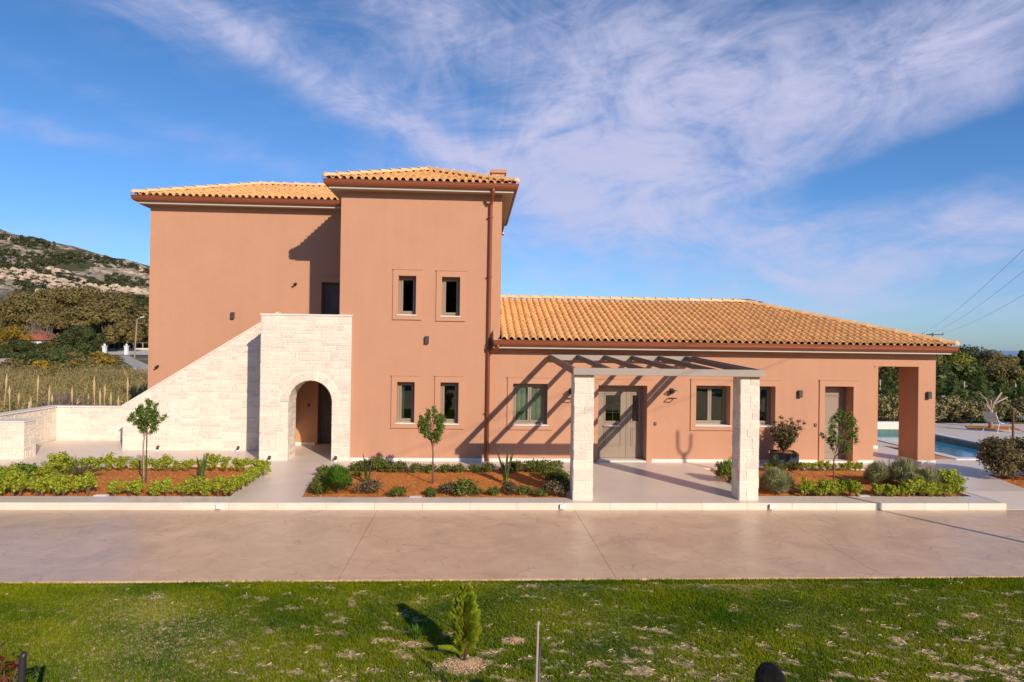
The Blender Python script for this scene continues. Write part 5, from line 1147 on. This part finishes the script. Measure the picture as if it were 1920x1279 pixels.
    for f in mh.polygons: f.use_smooth = True
    ho = bpy.data.objects.new('hair', mh); COL.objects.link(ho); ho.parent = t
    st_ = MB(); rn = random.Random(4)
    for i in range(5000):
        a = rn.uniform(0, 2*pi); e = math.asin(rn.uniform(-.35, 1)); d = Vector((cos(a)*cos(e), sin(a)*cos(e), sin(e)))
        if d.y*.75-d.z > .35: continue
        q = hc+Vector((d.x*.084, d.y*.101, d.z*.12))*k; tt = (Vector((rn.uniform(-.3, .3), .6, .3))+d*.5).normalized()*rn.uniform(.008, .016)*k; w_ = d.cross(tt).normalized()*.0009*k; st_.add([q-w_, q+w_, q+tt], [(0, 1, 2)])
    st_.build('hair_strands', hm, ho, fixn=False)
    for s in (-1, 1):
        MB().add(*((lambda c: ([c+Vector((cos(a)*.011*k, .004*k, sin(a)*.006*k)) for a in [2*pi*i/10 for i in range(10)]], [tuple(range(10))]))(hc+Vector((s*.03*k, .088*k, .0))))).build('eye', M['black'], t)
person()

# ------------------------------------------------------------------ pool furniture, right garden
def lounge_chair(x, y, rz, label):
    t = empty('garden_chair', (x, y, 0), label, 'chair', 'white wire garden chairs by the pool', rz=rz)
    m = MB(); prof = [(-.42, .82), (-.36, .66), (-.28, .5), (-.12, .40), (.1, .39), (.3, .43)]; n = 9; W_ = .3
    for i in range(n):
        xx = -W_+2*W_*i/(n-1); m.tube([(xx, p[0], p[1]) for p in prof], .006, 4, caps=False)
    for i in range(len(prof)*3-2):
        f = i/3; j = min(int(f), len(prof)-2); a = f-j; p0 = (prof[j][0]*(1-a)+prof[j+1][0]*a, prof[j][1]*(1-a)+prof[j+1][1]*a); m.tube([(-W_, *p0), (W_, *p0)], .005, 4, caps=False)
    pr = [(-W_, *p) for p in prof]; m.tube(pr+[(W_, *p) for p in reversed(prof)]+[pr[0]], .012, 6)
    m.build('mesh_shell', M['white'], t, fixn=False)
    m = MB()
    for j in range(len(prof)-1): m.add([(-W_, prof[j][0], prof[j][1]-.004), (W_, prof[j][0], prof[j][1]-.004), (W_, prof[j+1][0], prof[j+1][1]-.004), (-W_, prof[j+1][0], prof[j+1][1]-.004)], [(0, 1, 2, 3)])
    m.build('seat_fabric', mat('grey_mesh_fabric', (.42, .40, .36), .8), t)
    for a, b in (((-.28, -.2), (-.34, -.38)), ((.28, -.2), (.34, -.38)), ((-.28, .2), (-.33, .3)), ((.28, .2), (.33, .3))):
        MB().tube([(a[0], a[1], .42), (b[0], b[1], 0)], .011, 6).build('leg', M['white'], t)
c1 = at(1872, 803, z=0); c2 = at(1893, 826, z=0)
lounge_chair(21.8, 7.5, radians(-80), 'white wire garden chair nearest the pool beside the pruned tree'); lounge_chair(23.6, 6.4, radians(80), 'white wire garden chair at the right of the glass table')
def table():
    t = empty('garden_table', (22.65, 6.75, 0), 'round glass topped garden table with wire base between the white chairs', 'table')
    MB().tube([(0, 0, .70), (0, 0, .715)], .5, 28).build('table_top', mat('pale_blue_glass', (.35, .5, .6), .05), t)
    m = MB()
    for i in range(20): a = 2*pi*i/20; m.tube([(.28*cos(a), .28*sin(a), 0), (.12*cos(a+.5), .12*sin(a+.5), .36), (.33*cos(a+1), .33*sin(a+1), .7)], .005, 4, caps=False)
    m.build('wire_base', M['white'], t, fixn=False)
table()
def pruned_tree():
    x, y = 22.57, 8.84; t = empty('pruned_tree', (x, y, -.02), 'bare pruned tree with forked pale trunk behind the garden chairs', 'tree'); P = lambda px, py: at(px, py, y=y)-Vector((x, y, -.02)); m = MB()
    m.tube([(0, 0, -.1), P(1858, 780), P(1858, 768)], [.09, .075, .08], 10)
    m.tube([P(1858, 770), P(1864, 755), P(1878, 736)], [.06, .045, .035], 8); m.tube([P(1862, 759), P(1874, 752), P(1889, 745)], [.045, .035, .028], 8)
    m.tube([P(1858, 770), P(1851, 762), P(1849, 757)], [.05, .045, .04], 8); m.tube([P(1857, 768), P(1858, 757), P(1858, 750)], [.035, .03, .026], 8); m.tube([P(1856, 766), P(1848, 748), P(1836, 737)], [.03, .025, .02], 8)
    m.build('trunk', M['pale_bark'], t, smooth=True, fixn=False)
pruned_tree()
tag(MB().prism([(21.3, 8.5), (23.4, 8.1), (24, 9.4), (22, 9.6)], .001, .02).build('soil', M['soil']), kind='structure')
pp = at(1899, 836, z=0); t = empty('rusty_post', (pp.x, pp.y, 0), 'thin rust brown post beside the pool right of the pruned tree', 'post'); MB().tube([(0, 0, -.05), (0, 0, at(1899, 768, y=pp.y).z)], .035, 10).build('shaft', mat('rust', (.13, .06, .04), .8, var=.3, vscale=20), t); MB().tube([(0, 0, 0), (0, 0, .02)], .07, 10).build('base_plate', M['dark_metal'], t)
pp = at(1821, 796, z=0); t = empty('pool_spotlight', (pp.x, pp.y, 0), 'small black garden spotlight on a peg in front of the hedge', 'spotlight'); MB().tube([(0, 0, 0), (0, 0, .2)], .02, 8).build('peg', M['black'], t); MB().tube([(0, -.05, .2), (0, .1, .3)], .08, 10).build('head', M['black'], t)
# hedge at the back of the pool deck: separate bushes
rn = random.Random(9); i = 0
for px in range(1630, 2000, 24):
    a = at(px, 792, z=0); bush('hedge_bush', a.x+.2, min(a.y, 11.2)+.75, .8, 1.35, 'lf_var', 1700, .062, ('%s bronze and cream leaved bush from the left in the hedge behind the pool' % ORD[i]), group='hedge behind the pool deck', seed=20+i, aspect=.55, clumps=14); i += 1
# fence posts
for k, (px, py, d) in enumerate(((1808, 715, 38), (1904, 717, 38), (1650, 712, 38))):
    a = at(px, py, d=d); t = empty('fence_post', (a.x, a.y, float(ground_z(a.x, a.y))), '%s thin wire fence post among the trees beyond the hedge' % ('left', 'right', 'porch side')[k], 'fence post', 'fence posts beyond the hedge'); MB().tube([(0, 0, -.1), (0, 0, a.z-float(ground_z(a.x, a.y)))], .04, 8).build('shaft', M['fascia'], t)

def big_tree(name, x, y, H, r, mname, label, group, n=4200, size=.16, seed=1, zb=None, trunk=.2, bare_h=.25, squash=.75, clumps=26, bark='bark', cat='tree', aspect=.6, cone=False):
    rn = random.Random(seed); rg = np.random.default_rng(seed); zb = float(ground_z(x, y)) if zb is None else zb; t = empty(name, (x, y, zb), label, cat, group); c = []; rad = []; tm = MB()
    tm.tube([(0, 0, -.3), (rn.uniform(-.1, .1)*r, 0, H*.3), (rn.uniform(-.15, .15)*r, 0, H*.62)], [trunk, trunk*.75, trunk*.35], 8)
    for i in range(clumps):
        a = rn.uniform(0, 2*pi)
        if cone: f = rn.random(); z = H*(bare_h+(1-bare_h)*f); rr = r*(1-f)*rn.uniform(.3, .9); q = r*(.42*(1-f)+.12)
        else:
            z = H*(bare_h+(1-bare_h)*rn.uniform(.12, .86)); f = (z/H-bare_h)/(1-bare_h); rr = r*sin(pi*min(.97, .18+.74*f))**.6*rn.uniform(.25, .8); q = r*rn.uniform(.22, .38)
        p_ = (rr*cos(a), rr*sin(a), z); c.append(p_); rad.append(q)
        if i < 12: tm.tube([(0, 0, H*bare_h*rn.uniform(.8, 1.6)), (p_[0]*.5, p_[1]*.5, p_[2]*.8), p_], [trunk*.4, trunk*.25, trunk*.08], 5, caps=False)
    tm.build('trunk', M[bark], t, smooth=True, fixn=False)
    V, F = leaves(c, rad, n, size, squash=squash, aspect=aspect, shell=.82, up=.35, rng=rg, radial=1.5); np_mesh('crown', V, F, M[mname], False, t); return t
# trees behind the pool
TR = [(1700, 26, 665, 3.0, 'lf_dk', 'dark tree right behind the porch corner column', 1), (1688, 58, 655, 4.5, 'lf_olive', 'brownish tree seen through the porch opening', 2), (1775, 60, 668, 3.5, 'lf_ylgn', 'yellow green tree right of the porch column', 3), (1812, 62, 650, 3.6, 'lf_pine', 'tall rounded dark evergreen left of the sea view', 4), (1846, 60, 655, 2.9, 'lf_olive', 'olive green rounded tree in the middle of the garden trees at right', 5),
      (1882, 55, 686, 2.6, 'lf_olive', 'lower olive green tree just below the strip of sea', 6), (1918, 58, 688, 3.0, 'lf_dk', 'tree at the right edge of the photo beyond the chairs', 7), (1962, 55, 684, 3.2, 'lf_pine', 'dark tree just beyond the right edge', 8), (1640, 64, 660, 4.5, 'lf_pine', 'dark tree at the left of the porch view', 9)]
for px, d, py, r, mn, lb, sd in TR[1:]:
    a = at(px, py, d=d); z = float(ground_z(a.x, a.y)); big_tree('garden_tree', a.x, a.y, a.z-z, r, mn, lb, 'trees beyond the pool garden', n=15000, size=.115, seed=sd+40, bare_h=.12, clumps=44)
for k, (px, py, d) in enumerate(((1790, 700, 36), (1840, 690, 37), (1668, 695, 36), (1835, 712, 40), (1912, 712, 36), (1880, 705, 41), (1760, 712, 40))):
    a = at(px, py, d=d); z = float(ground_z(a.x, a.y)); big_tree('young_pine', a.x, a.y, a.z-z, 1.15, 'lf_pine2', '%s young pine from the left among those standing behind the hedge' % ORD[[2, 3, 0, 4, 6, 5, 1][k]], 'young pines behind the pool hedge', n=4500, size=.10, seed=k+60, cone=True, bare_h=.06, trunk=.06, clumps=34, aspect=.22)
a = at(1916, 660, d=70); z = float(ground_z(a.x, a.y)); big_tree('distant_conifer', a.x, a.y, a.z-z, 1.9, 'lf_pine', 'pointed dark conifer against the sea at the right edge', 'trees beyond the pool garden', n=2600, size=.16, seed=81, cone=True, bare_h=.1)
tag(MB().prism([tuple(at(px, py, z=-.3).xy) for px, py in ((1600, 742), (2000, 742), (2000, 733), (1600, 732))], -.42, -.26).build('path', mat('pale_gravel_path', (.42, .36, .30), .9, var=.1)), kind='structure')

# overhead line
tanwood = mat('pole_wood', (.16, .10, .07), .9, var=.2)
def utility_pole(x, y, zb, H, rz, label, arm=2.4):
    t = empty('utility_pole', (x, y, zb), label, 'utility pole', rz=rz); MB().tube([(0, 0, -.5), (0, 0, H)], [.16, .10], 10).build('pole', tanwood, t, smooth=True)
    MB().bar((-arm/2, .12, H-.25), (arm/2, .12, H-.25), .10, .12).build('crossarm', tanwood, t)
    for xx in (-arm/2+.08, 0, arm/2-.08): MB().tube([(xx, .12, H-.19), (xx, .12, H+.02)], [.05, .035], 8).build('insulator', M['dark_metal'], t)
    return t
fp = at(1748.5, 624, d=92); fz = float(ground_z(fp.x, fp.y)); ang = math.atan2(fp.y+11.6, fp.x-12.3)-pi/2
utility_pole(fp.x, fp.y, fz, fp.z-fz, radians(-39), 'brown utility pole with crossarm showing just above the roof corner', arm=2.5)
NPX, NPY, NPH = -8.7, -45, 12.2
utility_pole(NPX, NPY, -.14, NPH, radians(-39), 'tall wooden utility pole far behind the camera carrying the overhead wires', arm=1.8)
ca, sa = cos(radians(-39)), sin(radians(-39))
for k, u in enumerate((-1, 0, 1)):
    a = Vector((fp.x+u*1.17*ca, fp.y+u*1.17*sa, fp.z+.02)); b_ = Vector((NPX+u*.82*ca, NPY+u*.82*sa, (11.7, 11.8, 10.9)[k])); pts = []
    for i in range(49):
        s = i/48; p_ = a.lerp(b_, s); p_.z -= 4*1.5*s*(1-s); pts.append(p_)
    tag(MB().tube(pts, .0075, 5).build('power_line', M['dark_metal'], smooth=True), '%s of the three sagging overhead wires at the upper right' % ('leftmost and highest', 'middle', 'rightmost and lowest')[k], 'power line', 'overhead wires')
t = empty('forked_post', (12.05, -11, -.14), 'slim post with forked top just outside the right edge, its shadow crossing the driveway', 'post')
MB().tube([(0, 0, -.1), (0, 0, 6.0)], [.06, .05], 10).build('shaft', tanwood, t, smooth=True)
MB().tube([(-.2, 0, 6.7), (-.19, 0, 6.2), (-.1, 0, 6.02), (.1, 0, 6.02), (.19, 0, 6.2), (.2, 0, 6.6)], .035, 8).build('fork', tanwood, t, smooth=True)

# ------------------------------------------------------------------ left background
def reeds():
    n = 60000; P = np.stack([RNG.uniform(-52, -11, n), RNG.uniform(5.0, 31, n)], -1); ok = (P[:, 0] < -13.9-(P[:, 1]-5)*.28) & (P[:, 0] > -21-(P[:, 1]-5)*1.0); P = P[ok]; n = len(P)
    z = ground_z(P[:, 0], P[:, 1]); z = np.minimum(z, -.2+z*0+np.maximum(z, -.75)*1.0); cl = np.array([noise.noise(Vector((x*.25, y*.25, 2))) for x, y in P]); H = (1.62+.5*cl)*RNG.uniform(.6, 1.15, n); H = np.where(P[:, 1] < 9, H*.92, H)
    a = RNG.uniform(0, 2*pi, n); w = RNG.uniform(.008, .022, n); lx = RNG.normal(0, .22, n)*H; ly = RNG.normal(0, .22, n)*H
    b0 = np.stack([P[:, 0], P[:, 1], z-.1], -1); mid = b0+np.stack([lx*.35, ly*.35, H*.62], -1); tip = b0+np.stack([lx, ly, H], -1); sd_ = np.stack([np.cos(a)*w, np.sin(a)*w, np.zeros(n)], -1)
    V = np.stack([b0-sd_*.6, b0+sd_*.6, mid+sd_, tip, mid-sd_], 1).reshape(-1, 3); F = np.arange(5*n).reshape(-1, 5)
    tag(np_mesh('reed_bed', V, F, M['reed']), 'dense olive and straw coloured reeds behind the low garden wall', 'reeds', kind='stuff')
    # leafy tops
    k = 26000; idx = RNG.choice(n, k); C = tip[idx]-np.array([0, 0, .25]); V, F = leaves(C, np.full(k, .22), 70000, .085, aspect=.2, up=.1, shell=.1)
    tag(np_mesh('reed_leaves', V, F, M['reed']), 'drooping leaves at the top of the reeds behind the garden wall', 'reeds', kind='stuff')
reeds()
canes = [(180, 705), (8, 700), (100, 738), (195, 720), (240, 705), (271, 715), (70, 703), (20, 722), (52, 745), (60, 752), (115, 742), (137, 725), (143, 742), (150, 748), (190, 728), (222, 742), (33, 736), (165, 738), (90, 722), (210, 735)]
order = sorted(range(len(canes)), key=lambda i: canes[i][0])
for k, i in enumerate(order):
    px, py = canes[i]; d = 26.5+random.uniform(-1.0, 3.5); a = at(px, py, d=d); zb = float(ground_z(a.x, a.y)); t = empty('reed_cane', (a.x, a.y, max(zb, -.9)), '%s tall straw coloured cane from the left, standing up out of the reeds' % ORD[k], 'reed', 'tall pale canes in the reed bed'); H = a.z-max(zb, -.9); ln = random.uniform(-.15, .15)
    MB().tube([(0, 0, 0), (ln*.4, 0, H*.5), (ln, 0, H)], [.018, .016, .010], 5).build('stem', M['cane'], t)
    MB().tube([(ln*.75, 0, H*.72), (ln*.9, 0, H*.88), (ln, 0, H)], [.02, .045, .006], 6).build('plume', M['cane'], t)
# twiggy dead bush among the reeds
def twig_bush(name, x, y, z, r, h, label, n=260, cat='bush', upright=False):
    rn = random.Random(int(x*10)); t = empty(name, (x, y, z), label, cat); m = MB()
    for i in range(n):
        a = rn.uniform(0, 2*pi); e = rn.uniform(.2, 1.5); L_ = rn.uniform(.5, 1); d = Vector((cos(a)*cos(e)*r*L_, sin(a)*cos(e)*r*L_, sin(e)*h*L_)); m_ = d*.5+Vector((rn.uniform(-.1, .1), rn.uniform(-.1, .1), .05))*h; m.tube([(0, 0, 0) if not upright else (0, 0, h*.3*rn.random()), m_, d], [.03*h/2, .018*h/2, .006], 4, caps=False)
    m.build('twigs', M['twig'], t, fixn=False); return t
a = at(118, 742, d=29); twig_bush('bramble_thicket', a.x, a.y, -.6, 2.3, 1.75, 'grey brown leafless thicket in the middle of the reeds', 900)
def left_at(px, py, d): a = at(px, py, d=d); return a.x, a.y, a.z
# eucalyptus stand and other trees, tops measured on the photograph
EU = [(75, 545, 108, 6.0), (115, 535, 112, 6.2), (155, 533, 115, 6.2), (192, 538, 112, 6), (222, 550, 108, 6), (255, 585, 118, 5), (35, 575, 118, 5.5), (140, 572, 100, 4.6), (200, 578, 98, 4.5), (95, 580, 98, 4.3), (-10, 560, 115, 6)]
for k, (px, py, d, r) in enumerate(EU):
    x, y, zt = left_at(px, py, d); z = float(ground_z(x, y)); big_tree('eucalyptus_tree', x, y, zt-z, r, 'lf_olive', ('%s olive brown eucalyptus from the left in the stand below the hill' % ORD[sorted(range(len(EU)), key=lambda i: EU[i][0]).index(k)]), 'eucalyptus trees below the hill', n=13000, size=.21, seed=k+100, bare_h=.12, trunk=.35, clumps=26, squash=.75)
x, y, zt = left_at(148, 612, 80); z = float(ground_z(x, y)); big_tree('round_pine', x, y, zt-z, 3.6, 'lf_pine', 'large rounded dark green tree in the middle of the left background', None, n=12000, size=.14, seed=130, bare_h=.05, clumps=34)
BU = [(60, 645, 82, 2.6, 'lf_pine'), (100, 642, 84, 3.0, 'lf_olive'), (20, 640, 80, 2.8, 'lf_pine'), (120, 652, 74, 2.6, 'lf_dk'), (65, 655, 60, 1.6, 'lf_pine'), (95, 664, 58, 1.6, 'lf_dk'), (150, 670, 66, 2.4, 'lf_pine'), (185, 668, 66, 2.3, 'lf_olive'), (205, 684, 56, 1.7, 'lf_olive'), (185, 636, 116, 2.8, 'lf_limedk'), (213, 632, 120, 2.8, 'lf_dk'), (236, 640, 118, 2.0, 'lf_olive'), (276, 630, 122, 2.2, 'lf_dk'), (165, 640, 110, 2.6, 'lf_limedk'), (40, 660, 70, 1.5, 'lf_dk')]
for k, (px, py, d, r, mn) in enumerate(BU):
    x, y, zt = left_at(px, py, d); z = float(ground_z(x, y)); col = {'lf_pine': 'very dark green', 'lf_olive': 'olive green', 'lf_dk': 'dark green', 'lf_limedk': 'mid green'}[mn]
    same = sorted([q for q in BU if q[4] == mn]); big_tree('distant_bush', x, y, max(1.0, zt-z), r, mn, '%s %s bush from the left in the scrub between reeds and eucalyptus trees' % (ORD[same.index(BU[k])], col), 'bushes of the left background', n=4500, size=.10, seed=k+150, bare_h=.02, trunk=.08, clumps=20, squash=.65, cat='bush')
for k, (px, py, d, r) in enumerate(((15, 608, 88, 3.0), (42, 618, 90, 2.0), (115, 673, 58, 1.4), (85, 676, 57, 1.2), (182, 655, 72, 1.3), (195, 668, 64, 1.2), (105, 640, 86, 2.4))):
    x, y, zt = left_at(px, py, d); z = float(ground_z(x, y)); big_tree('broom_bush', x, y, max(.9, zt-z), r, 'lf_yel', ('%s yellow flowering bush from the left in the background scrub' % ORD[[0, 1, 4, 2, 5, 6, 3][k]]), 'yellow flowering bushes of the left background', n=1500, size=.13, seed=k+190, bare_h=.02, trunk=.06, clumps=16, cat='bush')
for px, py, d, lb in ((66, 592, 92, 'leafless grey tree behind the red roofed house'), (88, 602, 92, 'smaller leafless grey tree right of the red roofed house')):
    x, y, zt = left_at(px, py, d); z = float(ground_z(x, y)); twig_bush('bare_tree', x, y, z, 2.4, zt-z, lb, 150, 'tree', True)
# houses, road, lamp
def house(px0, px1, py_eave, py_top, py_base, d, label, red):
    x0, y0, ze = left_at(px0, py_eave, d); x1, _, _ = left_at(px1, py_eave, d); _, _, zt = left_at((px0+px1)/2, py_top, d); zb = float(ground_z(x0, y0))-.3; t = empty('distant_house', (x0, y0, zb), label, 'house'); W_ = x1-x0; D_ = 6; h = ze-zb
    MB().box(0, W_, 0, D_, 0, h).build('wall', mat('house_paint', (.78, .74, .68), .8), t)
    if red: MB().add([(-.4, -.4, h), (W_+.5, -.4, h), (W_+.5, D_+.4, h), (-.4, D_+.4, h), (W_*.2, D_/2, zt-zb), (W_*.35, D_/2, zt-zb)], [(0, 1, 5, 4), (1, 2, 5), (2, 3, 4, 5), (3, 0, 4), (3, 2, 1, 0)]).build('roof', mat('red_tile_roof', (.42, .12, .06), .8, var=.2), t)
    else: MB().box(-.4, W_+.4, -.4, D_, h, h+.25).build('roof', mat('flat_cream_roof', (.7, .6, .5), .8), t); MB().box(W_*.1, W_*.9, -1.2, 0, h*.42, h*.5).build('awning', mat('red_tile_awning', (.42, .16, .08), .8), t)
    w_ = MB().box(W_*.55, W_*.75, -.02, .05, h*.5, h*.8).build('window', M['interior'], t)
house(36, 76, 637, 618, 655, 90, 'white house with red tiled roof half hidden by bushes at the left', True)
house(247, 266, 622, 618, 650, 128, 'small cream house with flat roof near the street lamp', False)
RZ = lambda px, py, d: left_at(px, py, d)
def ground_hit(px, py):
    r = FW*1280+RT*(px-960)+UP*(639.5-py); t0, t1 = 20/1280, 400/1280
    for _ in range(40):
        t = (t0+t1)/2; p = CAM_POS+r*t
        if p.z > float(ground_z(p.x, p.y)): t0 = t
        else: t1 = t
    return CAM_POS+r*t0
def strip(name, quad, m, up=.07):
    q = [ground_hit(*p[:2]) for p in quad]; n = 14; V = []; F = []
    for j in range(n+1):
        for i in range(n+1):
            p = q[0].lerp(q[1], i/n).lerp(q[3].lerp(q[2], i/n), j/n); V.append((p.x, p.y, float(ground_z(p.x, p.y))+up))
    for j in range(n):
        for i in range(n): a = j*(n+1)+i; F.append((a, a+1, a+n+2, a+n+1))
    return np_mesh(name, V, F, m, True)
tag(strip('road', ((196, 656), (330, 658), (330, 667), (205, 666)), mat('pale_road', (.62, .55, .47), .9)), kind='structure')
tag(strip('dirt_bank', ((-60, 661), (55, 662), (35, 690), (-60, 695)), mat('sandy_bank', (.64, .50, .36), .95, var=.2, vscale=1)), kind='structure')
tag(strip('track', ((215, 668), (240, 667), (330, 712), (290, 716)), mat('grey_track', (.46, .41, .34), .95, var=.2, vscale=1)), kind='structure')
def wallstrip(px0, px1, py, d, h, label):
    x0, y0, z0 = left_at(px0, py, d); x1, y1, z1 = left_at(px1, py, d); t = empty('roadside_wall', (x0, y0, z0), label, 'wall'); MB().bar((0, 0, h/2-.3), (x1-x0, y1-y0, z1-z0+h/2-.3), .3, h+.6).build('wall', M['coping'], t)
    n = 9
    for i in range(n):
        f = i/(n-1); MB().box((x1-x0)*f-.06, (x1-x0)*f+.06, (y1-y0)*f-.06, (y1-y0)*f+.06, (z1-z0)*f+h, (z1-z0)*f+h+.9).build('railing_post', M['soffit'], t)
    MB().bar((0, 0, h+.85), (x1-x0, y1-y0, z1-z0+h+.85), .05, .06).build('rail', M['soffit'], t)
wallstrip(180, 320, 657, 108, .35, 'low white roadside wall with thin railing beside the distant road')
for px, lb in ((196, 'left white gate pillar with ball top at the distant road'), (237, 'right white gate pillar with ball top at the distant road')):
    x, y, z = left_at(px, 661, 92); t = empty('gate_pillar', (x, y, z-.3), lb, 'pillar', 'white gate pillars at the distant road'); MB().box(-.2, .2, -.2, .2, 0, 1.1).box(-.27, .27, -.27, .27, 1.1, 1.2).build('shaft', M['white'], t); MB().tube([(0, 0, 1.2), (0, 0, 1.26), (0, 0, 1.4), (0, 0, 1.5)], [.06, .14, .13, .03], 10).build('ball', M['white'], t)
x, y, z = left_at(252, 668, 84); x2, _, zt = left_at(257, 598, 84); t = empty('street_lamp', (x, y, z-.2), 'tall street lamp beside the distant road at the left of the villa', 'street lamp')
H = zt-z+.2; MB().tube([(0, 0, 0), (x2-x, 0, H)], [.10, .07], 8).build('pole', mat('lamp_wood', (.34, .24, .17), .8), t); MB().tube([(x2-x, 0, H-.1), (x2-x+.1, 0, H+.05), (x2-x+.5, 0, H+.2)], .03, 6).build('arm', M['fascia'], t); MB().bar((x2-x+.4, 0, H+.18), (x2-x+.85, 0, H+.26), .18, .1).build('lamp_head', M['white'], t)
def heap():
    x, y, z = ground_hit(250, 704); zh = -.62; t = empty('covered_heap', (x, y, float(ground_z(x, y))), 'long pale grey covered heap lying beside the track left of the villa', 'heap'); m = MB(); n, k = 26, 12; V = []
    for i in range(n):
        f = i/(n-1); L_ = -2.3+4.6*f
        for j in range(k):
            a = pi*j/(k-1); r = .62*(sin(pi*(.08+.84*f))**.5)*(1+.12*noise.noise(Vector((f*5, a*2, 1)))); V.append((L_*.8, L_*-1.3+r*cos(a)*1.3, .55+r*sin(a)*1.25+(zh-0)))
    m.add(V, [(i*k+j, i*k+j+1, (i+1)*k+j+1, (i+1)*k+j) for i in range(n-1) for j in range(k-1)]); m.build('cover', mat('pale_tarpaulin', (.62, .58, .54), .8, var=.12, vscale=3, bump=.5, bscale=6), t, smooth=True, fixn=False)
heap()
# scrub over the hill and woodland behind the camera
def scrub():
    n = 11000; X = RNG.uniform(-430, -95, n); Y = RNG.uniform(150, 440, n); X = np.where(RNG.random(n) < .25, X, X); keep = (X < -.36*(Y+19)-20) & (X > -.86*(Y+19)-20); X = X[keep]; Y = Y[keep]
    Z = hill_h(X, Y); d = np.array([noise.noise(Vector((x*.03, y*.03, 8))) for x, y in zip(X, Y)]); k = d > .0; C = np.stack([X, Y, Z+.9], -1)[k]; R = RNG.uniform(.6, 2.0, len(C)); V, F = leaves(C, R, 110000, .42, squash=.7, shell=.6, aspect=.7)
    tag(np_mesh('hill_scrub', V, F, M['lf_scrub']), 'dark low scrub bushes dotted over the rocky hillside', 'scrub', kind='stuff')
scrub()
def hill_rocks():
    n = 16000; X = RNG.uniform(-430, -95, n); Y = RNG.uniform(215, 436, n); keep = (X < -.36*(Y+19)-20) & (X > -.86*(Y+19)-20); X = X[keep]; Y = Y[keep]
    m_ = np.array([noise.fractal(Vector((x*.022, y*.016, 5)), .8, 2, 4) for x, y in zip(X, Y)]); k = m_ > .07+.25*RNG.random(len(X)); X = X[k]; Y = Y[k]; Z = hill_z(X.reshape(1, -1), Y.reshape(1, -1)).ravel(); n = len(X)
    base = np.array([(1, 0, 0), (.5, .87, .1), (-.5, .87, 0), (-1, 0, .1), (-.5, -.87, 0), (.5, -.87, .1), (.35, .3, .8), (-.4, .2, .9), (0, -.45, .75)]); S = np.stack([RNG.uniform(.8, 3.4, n), RNG.uniform(.8, 3.0, n), RNG.uniform(.6, 2.2, n)], -1)
    V = base[None]*S[:, None]*RNG.uniform(.65, 1.3, (n, 9, 3)); a = RNG.uniform(0, 6.28, n); c, s_ = np.cos(a)[:, None], np.sin(a)[:, None]; V = np.stack([V[..., 0]*c-V[..., 1]*s_, V[..., 0]*s_+V[..., 1]*c, V[..., 2]], -1)+np.stack([X, Y, Z-.3], -1)[:, None]
    T = np.array([(0, 1, 6), (1, 2, 7), (1, 7, 6), (2, 3, 7), (3, 4, 8), (3, 8, 7), (4, 5, 8), (5, 0, 6), (5, 6, 8), (6, 7, 8)]); F = (T[None]+9*np.arange(n)[:, None, None]).reshape(-1, 3)
    tag(np_mesh('hill_rocks', V.reshape(-1, 3), F, mat('pale_hill_rock', (.50, .37, .26), .95, var=.25, vscale=.5, island=.25)), 'pale weathered rock outcrops scattered over the hillside', 'rocks', kind='stuff')
hill_rocks()
def mound(px0, px1, py, d0, d1, n, label):
    C = []; R = []
    for _ in range(n):
        px = random.uniform(px0, px1); d = random.uniform(d0, d1)
        if (px > 190 and 52 < d < 112) or (px < 52 and 60 < d < 98): continue
        a = at(px, py, d=d); z = float(ground_z(a.x, a.y)); C.append((a.x, a.y, z+random.uniform(.2, 1.2))); R.append(random.uniform(.6, 1.3))
    V, F = leaves(C, R, len(C)*130, .14, squash=.7, shell=.5, aspect=.6); tag(np_mesh('undergrowth', V, F, M['lf_olive']), label, 'undergrowth', kind='stuff')
mound(-60, 290, 660, 46, 130, 260, 'mixed olive green undergrowth between the reeds and the eucalyptus trees')
def mound_r():
    C = []; R = []
    for _ in range(240):
        px = random.uniform(1590, 2050); d = random.uniform(48, 90); a = at(px, 700, d=d); z = float(ground_z(a.x, a.y)); C.append((a.x, a.y, z+random.uniform(.1, .6 if px > 1860 else 2.2))); R.append(random.uniform(.6, 1.0 if px > 1860 else 1.7))
    V, F = leaves(C, R, 26000, .2, squash=.8, shell=.5, aspect=.6); tag(np_mesh('undergrowth', V, F, M['lf_dk']), 'dark undergrowth filling the gaps below the trees beyond the pool', 'undergrowth', kind='stuff')
mound_r()
def wood():
    n = 900; X = RNG.uniform(-85, 90, n); Y = RNG.uniform(-68, -50, n); C = np.stack([X, Y, RNG.uniform(0, 1, n)**.8*12.5], -1); R = RNG.uniform(1.6, 3.0, n); V, F = leaves(C, R, 120000, .65, shell=.45, aspect=.7)
    tag(np_mesh('woodland', V, F, M['lf_pine']), 'belt of dark trees far behind the camera, seen only mirrored in the windows', 'woodland', kind='stuff')
wood()
# drop unused prototypes
for lst in PROTO.values():
    for p_ in lst:
        if id(p_) not in used:
            for ch in list(p_.children): bpy.data.objects.remove(ch)
            bpy.data.objects.remove(p_)
